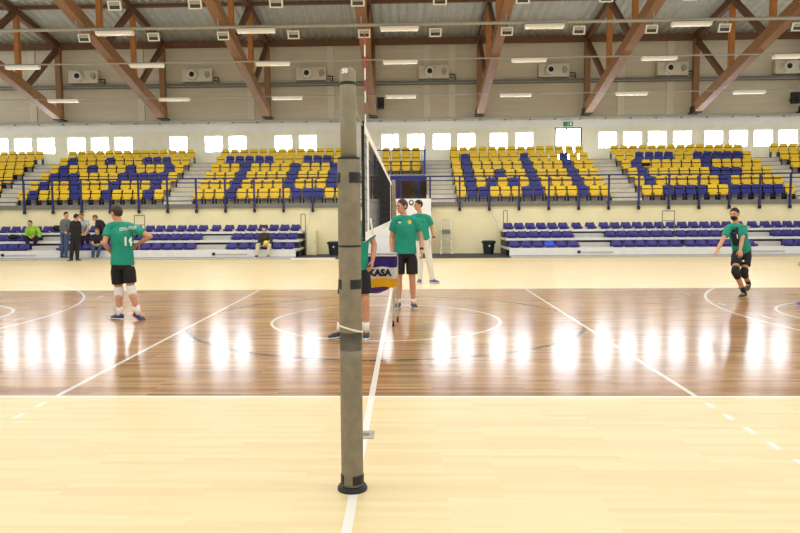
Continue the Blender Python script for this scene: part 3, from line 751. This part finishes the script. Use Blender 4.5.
# ------------------------------------------------------------------ people
def remesh(bm, vox, smooth=2):
    me = bpy.data.meshes.new('tmp'); bmesh.ops.recalc_face_normals(bm, faces=bm.faces); bm.to_mesh(me); bm.free()
    o = bpy.data.objects.new('tmp', me); C.objects.link(o)
    r = o.modifiers.new('r', 'REMESH'); r.mode = 'VOXEL'; r.voxel_size = vox; r.use_smooth_shade = True
    s = o.modifiers.new('s', 'SMOOTH'); s.factor = .5; s.iterations = smooth
    dg = bpy.context.evaluated_depsgraph_get(); out = bpy.data.meshes.new_from_object(o.evaluated_get(dg))
    bpy.data.objects.remove(o); bpy.data.meshes.remove(me)
    return out
def person(name_label, Y, J, fwd, hfwd, st, group=None, ground=0.0):
    """J: joints as (px, py, dy) read off the photograph; a = image left, b = image right"""
    P = {k: at(v[0], v[1], Y+v[2]) for k, v in J.items()}
    if 'seat' in st:
        for q in 'ab': P['hip_'+q].z = st['seat']+.11; P['kn_'+q].z = st['seat']+.13
    s = st.get('s', 1.0); vox = st.get('vox', .0065); vc = st.get('vc', .009)
    if ground is not None:
        for k in ('ank_a', 'ank_b'):
            if k not in st.get('lifted', ()): P[k].z = ground+.004+.085*s
    fwd = Vector(fwd).normalized(); hf = Vector(hfwd).normalized()
    pel = (P['hip_a']+P['hip_b'])/2; shm = (P['sh_a']+P['sh_b'])/2
    nk = shm+(P['head']-shm)*.22
    spine = shm-pel; L = spine.length; sd = spine/L
    root = thing('person', name_label, 'person', (pel.x, pel.y, ground or 0), group)
    side_h = (P['hip_b']-P['hip_a']); side_h = (side_h-sd*side_h.dot(sd)).normalized()
    side_s = (P['sh_b']-P['sh_a']); side_s = (side_s-sd*side_s.dot(sd)).normalized()
    bulge = st.get('lean', .0)
    def ring(t, w, d, shift=0):
        k = min(1, max(0, t)); sv = side_h.lerp(side_s, k).normalized(); fv = sv.cross(sd).normalized()
        c = pel+sd*(L*t)+fwd*shift
        if bulge: c = c - fwd*bulge*math.sin(PI*k)
        return (c, sv*w*s, fv*d*s)
    TT = [(-.1,.13,.10), (0,.165,.112), (.2,.155,.102), (.42,.146,.098), (.65,.163,.112), (.85,.17,.108), (.97,.15,.085), (1.05,.085,.062), (1.12,.05,.05)]
    b = nb(); loft(b, [ring(*q) for q in TT], 24); capsule(b, P['sh_a'].lerp(shm,.1), P['sh_b'].lerp(shm,.1), .05*s, .05*s)
    # limbs
    for q in 'ab':
        sh, el, wr = P['sh_'+q], P['el_'+q], P['wr_'+q]
        hp, kn, an = P['hip_'+q], P['kn_'+q], P['ank_'+q]
        capsule(b, sh+(shm-sh)*.12, sh.lerp(el, .35), .056*s, .05*s); capsule(b, sh.lerp(el, .3), el, .05*s, .039*s)
        capsule(b, el, el.lerp(wr, .35), .04*s, .041*s); capsule(b, el.lerp(wr, .3), wr, .041*s, .026*s)
        capsule(b, hp, hp.lerp(kn, .45), .088*s, .078*s); capsule(b, hp.lerp(kn, .4), kn, .079*s, .054*s)
        back = -(fwd - (an-kn).normalized()*fwd.dot((an-kn).normalized())).normalized()
        capsule(b, kn, kn.lerp(an, .32)+back*.018*s, .052*s, .056*s); capsule(b, kn.lerp(an, .3)+back*.018*s, an, .055*s, .036*s)
        capsule(b, an, an+(P['toe_'+q]-an).normalized()*.08*s, .034*s, .028*s)
        # hand: palm, four fingers, thumb
        hd = P.get('hand_'+q); d = ((hd-wr) if hd is not None else (wr-el)).normalized()
        inn = (pel-wr); inn = (inn-d*inn.dot(d))
        pn = inn.normalized() if inn.length > .03 else fwd; sv = d.cross(pn).normalized()
        if sv.dot(fwd) < 0: sv = -sv
        loft(b, [(wr-d*.01, sv*.026*s, pn*.02*s), (wr+d*.03*s, sv*.036*s, pn*.018*s), (wr+d*.085*s, sv*.043*s, pn*.014*s)], 14)
        cl = st.get('curl', .35)
        for i, (o_, ln) in enumerate(((.034,.072), (.0115,.08), (-.0115,.076), (-.033,.06))):
            r0 = wr+d*.08*s+sv*o_*s; dd = (d+sv*o_*3).normalized()
            k1 = r0+(dd*math.cos(cl)+pn*math.sin(cl))*ln*.55*s; k2 = k1+(dd*math.cos(cl*2.2)+pn*math.sin(cl*2.2))*ln*.5*s
            capsule(b, r0, k1, .0088*s, .008*s, 8); capsule(b, k1, k2, .008*s, .0068*s, 8)
        t0 = wr+d*.025*s+sv*.03*s; t1 = t0+(d*.6+sv*.7+pn*.3).normalized()*.045*s; t2 = t1+(d*.9+sv*.2+pn*.35).normalized()*.032*s
        capsule(b, t0, t1, .0125*s, .010*s, 8); capsule(b, t1, t2, .010*s, .008*s, 8)
    # neck and head
    H = P['head']; hu = st.get('hup'); hu = Vector(hu).normalized() if hu else (Vector((0,0,1))*.9+(H-nk).normalized()*.25)
    hu = (hu-hf*hu.dot(hf)).normalized(); hs = hu.cross(hf).normalized(); k = s*1.02
    capsule(b, nk-sd*.03, H-hu*.05*k-hf*.012, .056*s, .052*s)
    ell(b, H+hu*.025*k-hf*.006, hs*.075*k, hf*.094*k, hu*.095*k); ell(b, H-hu*.05*k+hf*.022*k, hs*.056*k, hf*.066*k, hu*.066*k)
    ell(b, H-hu*.0*k+hf*.045*k, hs*.06*k, hf*.045*k, hu*.07*k)
    capsule(b, H+hf*.09*k+hu*.012*k, H+hf*.108*k-hu*.022*k, .010*k, .015*k, 8)
    capsule(b, H+hf*.085*k+hu*.032*k+hs*.03*k, H+hf*.085*k+hu*.032*k-hs*.03*k, .011*k, .011*k, 8)
    for q in (-1, 1): ell(b, H+hs*.077*k*q-hf*.012*k+hu*.0*k, hs*.014*k, hf*.022*k, hu*.034*k, 10, 8)
    body = mk('body', remesh(b, vox), M[st.get('skin','skin')], root)
    # face
    for q in (-1, 1):
        b = nb(); ell(b, H+hf*.0845*k+hu*.012*k+hs*.03*q*k, hs*.012*k, hf*.007*k, hu*.007*k, 10, 8); mk('eye', b, M['eye'], root)
    b = nb(); ell(b, H+hf*.084*k-hu*.056*k, hs*.024*k, hf*.008*k, hu*.006*k, 10, 8); mk('mouth', b, M['lip'], root)
    # hair
    b = nb(); ell(b, H+hu*.03*k-hf*.01*k, hs*.083*k, hf*.1*k, hu*.1*k, 24, 18)
    bmesh.ops.bisect_plane(b, geom=b.verts[:]+b.edges[:]+b.faces[:], plane_co=H+hf*.06*k+hu*.062*k, plane_no=-(hu*.72-hf*st.get('hairline',.62)), clear_outer=True)
    bmesh.ops.bisect_plane(b, geom=b.verts[:]+b.edges[:]+b.faces[:], plane_co=H-hu*.045*k, plane_no=-hu, clear_outer=True)
    bmesh.ops.holes_fill(b, edges=b.edges[:])
    for v in b.verts: v.co += Vector((random.uniform(-1,1), random.uniform(-1,1), random.uniform(-1,1)))*.004
    mk('hair', b, M[st.get('hair','hair')], root, smooth=True)
    if st.get('beard'):
        b = nb(); ell(b, H-hu*.05*k+hf*.018*k, hs*.064*k, hf*.076*k, hu*.076*k, 20, 14)
        bmesh.ops.bisect_plane(b, geom=b.verts[:]+b.edges[:]+b.faces[:], plane_co=H-hu*.066*k+hf*.01*k, plane_no=(hu*.85-hf*.45), clear_outer=True)
        bmesh.ops.holes_fill(b, edges=b.edges[:]); mk('beard', b, M[st.get('hair','hair')], root, smooth=True)
    # shirt
    top = M[st['top']]; hem = st.get('hem', -.02); o = st.get('loose', .018)
    b = nb(); S = [(hem,.19,.135), (.08,.187,.13), (.25,.178,.125), (.45,.172,.122), (.65,.182,.13), (.85,.186,.124), (.96,.168,.1), (1.02,.112,.08), (1.055,.076,.07)]
    loft(b, [ring(t_, w_-.018+o, d_-.018+o) for t_, w_, d_ in S], 28)
    sl = st.get('sleeve', .6)
    yk = [P['sh_a'].lerp(shm,.06)+sd*.004, P['sh_a'].lerp(shm,.5)+sd*.028*s, P['sh_b'].lerp(shm,.5)+sd*.028*s, P['sh_b'].lerp(shm,.06)+sd*.004]
    for i_, (ra, rb) in enumerate(((.068,.072), (.072,.072), (.072,.068))): capsule(b, yk[i_], yk[i_+1], ra*s, rb*s)
    cdir = (nk-shm).normalized(); loft(b, [(shm, side_s*.1*s, fwd*.085*s), (shm+cdir*.075*s, side_s*.078*s, fwd*.07*s), (shm+cdir*.1*s, side_s*.064*s, fwd*.062*s)], 18)
    for q in 'ab':
        sh, el, wr = P['sh_'+q], P['el_'+q], P['wr_'+q]
        e = sh.lerp(el, min(sl, 1.0)); x, y, d = frame_of(el-sh)
        loft(b, [(sh+(shm-sh)*.35, x*.05*s, y*.05*s), (sh+(shm-sh)*.1, x*.068*s, y*.068*s), (sh.lerp(e, .3), x*.07*s, y*.07*s), (e, x*(.07 if sl < 1 else .056)*s, y*(.07 if sl < 1 else .056)*s)], 18)
        if sl >= 1:
            capsule(b, el, wr.lerp(el, .06), .057*s, .043*s)
    tm = remesh(b, vc, 2); shirt = mk('shirt' if sl < 1 else 'jacket', tm, top, root)
    # lower garment
    bot = M[st['bottom']]; ll = st.get('legs', .72); b = nb()
    fvh = side_h.cross(sd).normalized()
    loft(b, [ring(.16,.165,.118), ring(.05,.176,.126), ring(-.06,.178,.128), ring(-.16,.14,.11)], 24)
    for q in 'ab':
        hp, kn, an = P['hip_'+q], P['kn_'+q], P['ank_'+q]; x, y, d = frame_of(kn-hp)
        if ll < 1:
            e = hp.lerp(kn, ll); loft(b, [(hp+(pel-hp)*.2-d*.02, x*.09*s, y*.1*s), (hp.lerp(e, .4), x*.1*s, y*.105*s), (e, x*.098*s, y*.1*s)], 20)
        else:
            capsule(b, hp, kn, .1*s, .075*s); capsule(b, kn, kn.lerp(an,.35)-fwd*.015, .078*s, .078*s); capsule(b, kn.lerp(an,.3)-fwd*.015, an.lerp(kn, .03), .078*s, .06*s)
    mk('shorts' if ll < 1 else 'trousers', remesh(b, vc, 2), bot, root)
    # socks, pads, shoes
    for q in 'ab':
        kn, an, toe = P['kn_'+q], P['ank_'+q], P['toe_'+q]
        if st.get('sock'):
            h_ = st.get('sockh', .3); b = nb(); tube(b, [an-(kn-an).normalized()*.02, an.lerp(kn, h_*.5), an.lerp(kn, h_)], [.044*s, .047*s, .052*s], 16); mk('sock', b, M[st['sock']], root, smooth=True)
        if st.get('pad'):
            hp = P['hip_'+q]; b = nb(); back = fwd*.012
            tube(b, [kn.lerp(hp, .2), kn.lerp(hp, .1)+back*.6, kn+back, kn.lerp(an, .12)+back*.6, kn.lerp(an, .25)], [.072*s, .078*s, .077*s, .071*s, .064*s], 18); mk('knee_pad', b, M[st['pad']], root, smooth=True)
        lift = ('ank_'+q) in st.get('lifted', ())
        f = toe-an
        if not lift: f.z = 0
        f.normalize(); u = Vector((0,0,1)) if not lift else (Vector((0,0,1))-f*f.z).normalized()
        w = f.cross(u).normalized(); g = an-u*.085*s
        b = nb(); loft(b, [(g+f*a_*s+u*zc*s, w*hw*s, u*hh*s) for a_, hw, hh, zc in ((-.075,.02,.025,.05), (-.062,.034,.043,.052), (-.02,.042,.052,.058), (.04,.045,.046,.052), (.1,.05,.034,.042), (.15,.047,.027,.036), (.185,.034,.02,.03), (.2,.014,.01,.026))], 16)
        shoe = mk('shoe', b, M[st['shoe']], root, smooth=True)
        b = nb(); loft(b, [(g+f*a_*s+u*.014*s, w*hw*s, u*.014*s) for a_, hw in ((-.08,.024), (-.06,.04), (0,.043), (.08,.052), (.14,.052), (.185,.038), (.208,.014))], 12)
        mk('sole', b, M[st.get('sole','sole_white')], shoe, smooth=False)
    return root, P, shirt, dict(pel=pel, sd=sd, L=L, ss=side_s, fv=side_s.cross(sd).normalized())
def bvh(o):
    me = o.data; off = Vector(o.parent.location) if o.parent else Vector((0,0,0))
    return BVHTree.FromPolygons([v.co+off for v in me.vertices], [list(p.vertices) for p in me.polygons])

# player with number 14, back to the camera
r, P, sh, tq = person('male player with white number 14 on his teal shirt, back turned, hands on hips', 4.65, dict(
    head=(116.5,213.5,0), sh_a=(109.2,227,.02), sh_b=(134.5,228.5,-.02), el_a=(104.5,243.5,-.12), wr_a=(111.5,253,.05), hand_a=(117,255.5,.12),
    el_b=(150,236.5,-.06), wr_b=(138.5,243.5,.08), hand_b=(133,247,.14), hip_a=(116.5,264,0), hip_b=(128.5,264,0),
    kn_a=(119,291.5,.04), kn_b=(131,290,0), ank_a=(119.8,315,0), toe_a=(111,318.5,.1), ank_b=(138.5,313.5,-.02), toe_b=(151,321.5,-.08)),
    (-.15,1,0), (-.85,.5,-.05), dict(top='teal', bottom='shorts', hair='hair', sock='wsock', sockh=.33, pad='wsock', shoe='shoe_blue', legs=.72, s=1.02, lifted=('ank_b',), vox=.006))
for o in [c for c in r.children if c.name.startswith('shoe')][1:]:
    for g in o.children: g.data.materials[0] = M['sole_red']
V = bvh(sh); cn = -tq['fv'] if tq['fv'].y > 0 else tq['fv']
place_text('14', .2, at(127.3,242,4.5), tq['ss'], tq['sd'], cn, M['ink'], 'shirt_number', sh, V, .003, .006, .92)
# the surname strip is too blurred to read: a row of uneven white letter blocks
b = nb(); a0, a1 = at(118,229.4,4.5), at(134.8,227,4.5)
for i in range(9):
    p = a0.lerp(a1, (i+.5)/9)
    for dz in (-.02, 0, .02):
        for dx in (-.007, .007):
            if random.random() < .16: continue
            q0 = p+tq['ss']*dx+tq['sd']*dz; V4 = []
            for sx, sz in ((-1,-1),(1,-1),(1,1),(-1,1)):
                w = q0+tq['ss']*sx*.0056+tq['sd']*sz*.0098; hit = V.ray_cast(w+cn*.4, -cn, .8)[0]
                V4.append(b.verts.new((Vector(hit) if hit else w)+cn*.006))
            b.faces.new(V4)
bmesh.ops.solidify(b, geom=b.faces[:], thickness=.002)
mk('name_print', b, M['ink'], sh)

# coach in front
r, P, sh, tq = person('man in teal T-shirt and black shorts standing behind the ball cart, looking left', 5.95, dict(
    head=(402,206.8,0), sh_a=(394.6,220.5,0), sh_b=(416.4,221.5,0), el_a=(391.5,238,.03), wr_a=(391.8,251.5,-.05), el_b=(421,237.5,.02), wr_b=(421.8,250.5,-.08),
    hip_a=(399.5,253,0), hip_b=(411.5,253,0), kn_a=(398.8,280,-.03), kn_b=(412.3,280,-.03), ank_a=(398.5,302,0), toe_a=(397,308,-.2), ank_b=(413.3,301,0), toe_b=(415.5,307,-.2)),
    (-.12,-1,0), (-.8,-.6,-.04), dict(top='teal', bottom='shorts', hair='hair', sock='wsock', sockh=.16, shoe='shoe_dark', legs=.78, s=1.06, hairline=1.0, skin='skin'))
V = bvh(sh); fv = tq['fv'] if tq['fv'].y < 0 else -tq['fv']
def chest(px, py, Y, w, h, m, name):
    b = nb(); c = at(px, py, Y-.15); n_ = 10; ring_ = []
    for i in range(n_):
        q = c+tq['ss']*(w*math.cos(2*PI*i/n_))+tq['sd']*(h*math.sin(2*PI*i/n_)); hit = V.ray_cast(q+fv*.4, -fv, .9)[0]
        ring_.append(b.verts.new((Vector(hit) if hit else q)+fv*.005))
    b.faces.new(ring_); bmesh.ops.solidify(b, geom=b.faces[:], thickness=.002); mk(name, b, m, sh)
chest(409.5, 222, 5.95, .035, .042, M['ball'], 'club_crest'); chest(399.5, 222.5, 5.95, .03, .012, M['ink'], 'maker_mark')
b = nb(); d = (P['wr_b']-P['el_b']).normalized(); x, y, _ = frame_of(d); c = P['wr_b']-d*.03
loft(b, [(c-d*.018, x*.037, y*.037), (c+d*.018, x*.036, y*.036)], 16); mk('wristwatch', b, M['black'], r)

# second coach, white trousers
r, P, sh, tq = person('man in teal T-shirt and white trousers standing furthest back near the banner', 10.3, dict(
    head=(418.2,205.5,0), sh_a=(412.5,217.5,.05), sh_b=(429,218.3,0), el_a=(411,229,.05), wr_a=(412,239,0), el_b=(432.2,229.5,.03), wr_b=(434,238.5,-.05),
    hip_a=(417.5,240,0), hip_b=(426,240,0), kn_a=(419.5,261.5,-.03), kn_b=(429.5,261.5,-.03), ank_a=(420,279,0), toe_a=(418.5,283.5,-.2), ank_b=(432.5,278.5,0), toe_b=(439,283,-.14)),
    (-.25,-1,0), (-.92,-.38,-.02), dict(top='teal', bottom='trouser_white', hair='hair_black', shoe='shoe_lilac', legs=1, s=1.06, skin='skin'))
b = nb(); d = (P['wr_b']-P['el_b']).normalized(); x, y, _ = frame_of(d); c = P['wr_b']-d*.03
loft(b, [(c-d*.018, x*.037, y*.037), (c+d*.018, x*.036, y*.036)], 16); mk('wristwatch', b, M['black'], r)

# player hidden behind the tall post
person('player in teal shirt and black shorts almost hidden behind the tall post', 2.98, dict(
    head=(350,209,0), sh_a=(345.5,226.5,-.1), sh_b=(367.5,228,.02), el_a=(343.5,246,-.1), wr_a=(346,262,-.15), el_b=(374.3,245,.06), wr_b=(372.5,261,-.02),
    hip_a=(347,268,0), hip_b=(362.5,268,0), kn_a=(344,301,-.04), kn_b=(365.3,300,-.03), ank_a=(339.5,326,0), toe_a=(331,333,-.1), ank_b=(366,327,0), toe_b=(366,339,-.2)),
    (0,-1,0), (-.5,-.85,0), dict(top='teal', bottom='shorts', hair='hair', sock='wsock', sockh=.3, shoe='shoe_dark', legs=.8, s=1.0))

# player at right, crouching
r, P, sh, tq = person('bearded player at right in teal shirt and black knee pads, knees bent, arms forward', 7.2, dict(
    head=(734.5,214.2,-.05), sh_a=(728.5,228,-.08), sh_b=(744.5,228.5,.02), el_a=(722,241.5,-.2), wr_a=(717,250.5,-.38), hand_a=(715,254,-.46),
    el_b=(741.8,240,-.12), wr_b=(740.2,250,-.3), hand_b=(740.3,255,-.36), hip_a=(737,251,.12), hip_b=(747,250.5,.16),
    kn_a=(735.5,272,-.16), kn_b=(744,273.5,-.02), ank_a=(744.3,290.5,.02), toe_a=(738,297,-.14), ank_b=(748.5,283.5,.32), toe_b=(746.5,287.5,.2)),
    (-.55,-.83,0), (-.72,-.68,-.1), dict(top='teal', bottom='shorts', hair='hair_black', beard=True, sock='bsock', sockh=.3, pad='bsock', shoe='shoe_dark', sole='sole_lime', legs=.66, s=.98, lifted=('ank_b',), vox=.006))
V = bvh(sh); fv = Vector((-.6,-.8,0)).normalized()
b = nb(); nx_, nz_ = 7, 10; G = []
for j in range(nz_):
    row = []
    for i in range(nx_):
        q = at(728.8+(8.2+.0*j)*i/(nx_-1)+j*.12, 227.5+19*j/(nz_-1), 7.0); hit = V.ray_cast(q+fv*.5, -fv, 1.1)[0]
        row.append(b.verts.new((Vector(hit) if hit else q)+fv*.004))
    G.append(row)
for p, q in zip(G, G[1:]):
    for i in range(nx_-1): b.faces.new((p[i], p[i+1], q[i+1], q[i]))
mk('dark_front_panel', b, mat('navy_jersey_panel', (28,40,58), .75, .1, 9), sh)
place_text('1', .12, at(736,237,7.0), tq['ss'], tq['sd'], fv, M['ink'], 'shirt_number', sh, V, .006, .006)
b = nb(); p = at(743.3,261,7.0); ell(b, p, (.022,0,0), (0,.012,0), (0,0,.02), 8, 6); mk('shorts_mark', b, M['ink'], r)

# player just outside the right edge
person('player cut off by the right frame edge, only a blue shoe and a hand visible', 6.05, dict(
    head=(823,212,-.1), sh_a=(812,226,-.05), sh_b=(834,227,0), el_a=(805,246,-.2), wr_a=(803.5,260,-.36), hand_a=(799,265.5,-.44), el_b=(838,246,-.15), wr_b=(832,261,-.3),
    hip_a=(817,256,.05), hip_b=(830,256,.05), kn_a=(809,280,-.18), kn_b=(834,280,-.12), ank_a=(805,297,0), toe_a=(790,303,-.1), ank_b=(837,297,.1), toe_b=(830,303,-.1)),
    (-.8,-.6,0), (-.8,-.6,-.1), dict(top='teal', bottom='shorts', hair='hair', sock='wsock', sockh=.3, shoe='shoe_lilac', legs=.72, s=1.0, vox=.008, vc=.012))

# people by the bleachers
FAR = dict(vox=.011, vc=.014, curl=.6)
person('man in grey jacket and blue jeans standing by the left bleacher', 19.6, dict(
    head=(66.2,215.2,0), sh_a=(62.2,221.3,.1), sh_b=(69.3,221.5,-.1), el_a=(60.6,228.5,.1), wr_a=(64.5,231.5,-.1), el_b=(69.8,229,-.1), wr_b=(70.8,226,-.25),
    hip_a=(62.8,232.5,.05), hip_b=(67,232.5,-.05), kn_a=(63,245.5,.02), kn_b=(66.6,245.5,-.06), ank_a=(61.8,257,.05), toe_a=(65.5,260,0), ank_b=(66,257.5,-.05), toe_b=(70,260,-.1)),
    (.85,-.4,0), (.9,-.35,-.1), dict(FAR, top='grey_jacket', bottom='jeans', hair='hair_black', shoe='shoe_dark', legs=1, sleeve=1, s=1.0), ground=.06)
person('man in black standing in front of the left bleacher, facing the grey jacket', 18.8, dict(
    head=(76.4,217.2,0), sh_a=(71.6,223,-.05), sh_b=(79.3,223,.05), el_a=(70.8,230.5,-.05), wr_a=(74.5,234,.1), el_b=(80,231,.08), wr_b=(81.2,233,.25),
    hip_a=(72.8,237.5,0), hip_b=(77.6,237.5,.05), kn_a=(72.3,249.5,0), kn_b=(77.4,249.5,.05), ank_a=(71.2,259,0), toe_a=(70,262,-.05), ank_b=(77.4,259,.05), toe_b=(81.5,261.5,0)),
    (.3,.8,0), (.5,.8,-.1), dict(FAR, top='black_cloth', bottom='black_cloth', hair='hair_black', shoe='shoe_dark', legs=1, sleeve=1, s=1.0))
person('person in pale blue shirt leaning forward on the left bleacher', 20.35, dict(
    head=(81.2,216,-.2), sh_a=(80.3,222.5,-.1), sh_b=(87.3,221.5,0), el_a=(80.6,229,-.25), wr_a=(82,233,-.35), el_b=(88.3,228.5,-.1), wr_b=(86,233,-.3),
    hip_a=(82.3,234,.15), hip_b=(87.5,234,.2), kn_a=(82,241.5,.0), kn_b=(87.5,241.5,.02), ank_a=(82,248,.1), toe_a=(81,250,-.1), ank_b=(87.5,248,.12), toe_b=(87,250,-.1)),
    (-.4,-.9,0), (-.5,-.8,-.3), dict(FAR, top='pale_shirt', bottom='black_cloth', hair='hair_fair', shoe='shoe_dark', legs=1, sleeve=.6, s=.95), ground=TZ[0])
person('person in black bending down to the left over the bleacher seats', 20.42, dict(
    head=(95.2,218,-.12), sh_a=(97,221.5,-.1), sh_b=(101.5,222,.12), el_a=(96.5,229,-.2), wr_a=(96,233,-.12), el_b=(101,230,.05), wr_b=(100,235,.0),
    hip_a=(104,231,-.02), hip_b=(107.3,231.5,.18), kn_a=(103.5,240,-.05), kn_b=(107.5,240,.15), ank_a=(104.5,248,.0), toe_a=(101.5,250,-.1), ank_b=(108,248,.16), toe_b=(105,250,.05)),
    (-.85,-.45,0), (-.8,-.4,-.35), dict(FAR, top='black_cloth', bottom='black_cloth', hair='hair_fair', shoe='shoe_dark', legs=1, sleeve=1, s=1.0), ground=TZ[0])
person('person in dark clothes sitting on the bottom bleacher row beside the bending person', 19.98, dict(
    head=(97,231.3,-.1), sh_a=(93.4,237,-.06), sh_b=(100.6,237,-.06), el_a=(92.5,244,-.15), wr_a=(95.5,245,-.35), el_b=(101.5,244,-.15), wr_b=(99,244.5,-.35),
    hip_a=(95,248,0), hip_b=(99.5,248,0), kn_a=(93.3,248,-.45), kn_b=(100,248.3,-.45), ank_a=(93,257,-.4), toe_a=(92,259,-.6), ank_b=(97.5,257,-.42), toe_b=(97,259,-.62)),
    (0,-1,0), (-.1,-1,-.1), dict(FAR, top='black_cloth', bottom='jeans', hair='hair_fair', shoe='shoe_dark', legs=1, sleeve=.6, s=.95, seat=.40), ground=.06)
person('man in lime green jacket sitting on the left bleacher', 20.9, dict(
    head=(29.8,223.4,-.1), sh_a=(27.6,228.3,-.02), sh_b=(38.0,228.6,-.05), el_a=(25.6,235,-.1), wr_a=(30,237,-.35), el_b=(40,236,-.15), wr_b=(35.5,236.5,-.38),
    hip_a=(30,239.5,0), hip_b=(36,239.5,0), kn_a=(25,241.5,-.45), kn_b=(36,241,-.48), ank_a=(30,250,-.5), toe_a=(27,252,-.64), ank_b=(34,250,-.45), toe_b=(33.5,252,-.65)),
    (-.1,-1,0), (-.3,-.95,-.05), dict(FAR, top='green_jacket', bottom='black_cloth', hair='hair', shoe='shoe_dark', legs=1, sleeve=1, s=1.0, seat=.74), ground=TZ[0])
r, P, sh, tq = person('man in charcoal jacket and beige trousers sitting alone on the bleacher', 20.05, dict(
    head=(264,229.4,-.1), sh_a=(260,235.2,-.05), sh_b=(269,235.2,-.05), el_a=(258.8,242.5,-.15), wr_a=(263.3,244.5,-.38), el_b=(271.8,242.5,-.15), wr_b=(268.5,244.3,-.38),
    hip_a=(261.3,248,0), hip_b=(266.7,248,0), kn_a=(257.6,246.8,-.48), kn_b=(269.5,246.8,-.48), ank_a=(257,256,-.45), toe_a=(255,258.5,-.62), ank_b=(268,256,-.45), toe_b=(268.5,258.5,-.65)),
    (0,-1,0), (0,-1,-.12), dict(FAR, top='dark_jacket', bottom='trouser_beige', hair='hair_black', shoe='shoe_dark', legs=1, sleeve=1, s=.97, skin='skin_pale', seat=.40), ground=.06)
b = nb(); c = at(266,242.8,19.55); ell(b, c, (.1,0,0), (0,.08,0), (0,0,.09), 16, 12)
tag(mk('yellow_bundle', b, M['ball'], base=c, smooth=True), 'small yellow rounded bundle held in the lap of the seated man', 'bundle')
# bag and jackets left on seats
def bundle(px, py, Y, zz, w, d, h, m, name, label, cat):
    c = at(px, py, Y); c.z = zz; b = nb()
    ell(b, c+Vector((0,0,h*.45)), (w/2,0,0), (0,d/2,0), (0,0,h/2), 16, 10)
    for v in b.verts:
        v.co += Vector((random.uniform(-1,1), random.uniform(-1,1), random.uniform(-1,1)))*h*.08
        v.co.z = max(v.co.z, c.z)
    return tag(mk(name, b, m, base=c, smooth=True), label, cat)
bundle(13.5, 242, 20.85, TZ[1]+.09, .42, .25, .2, M['black_cloth'], 'sports_bag', 'dark bag on the bleacher seats left of the man in green', 'bag')
bundle(57, 232, 21.72, TZ[2]+.09, .4, .3, .22, M['black_cloth'], 'folded_jacket', 'dark jacket left on a top-row seat behind the standing men', 'jacket')

# ------------------------------------------------------------------ light
sc = bpy.context.scene
w = bpy.data.worlds.new('daylight'); sc.world = w; w.use_nodes = True
bg = w.node_tree.nodes['Background']; bg.inputs[0].default_value = (1.0,.98,.95,1); bg.inputs[1].default_value = .7
def area(name, loc, rot, sx, sy, power, col=(1,.97,.92)):
    d = bpy.data.lights.new(name, 'AREA'); d.shape = 'RECTANGLE'; d.size = sx; d.size_y = sy; d.energy = power; d.color = col
    o = bpy.data.objects.new(name, d); C.objects.link(o); o.location = loc; o.rotation_euler = rot; return o
for y in (18, 11, 4, -3):
    area('hall_lamps', (0,y,8.2), (0,0,0), 34, 2.5, LAMP*(1 if y > 10 else .75))
sc.view_settings.view_transform = 'Standard'; sc.view_settings.look = 'None'; sc.view_settings.exposure = 0.35; sc.view_settings.gamma = 1
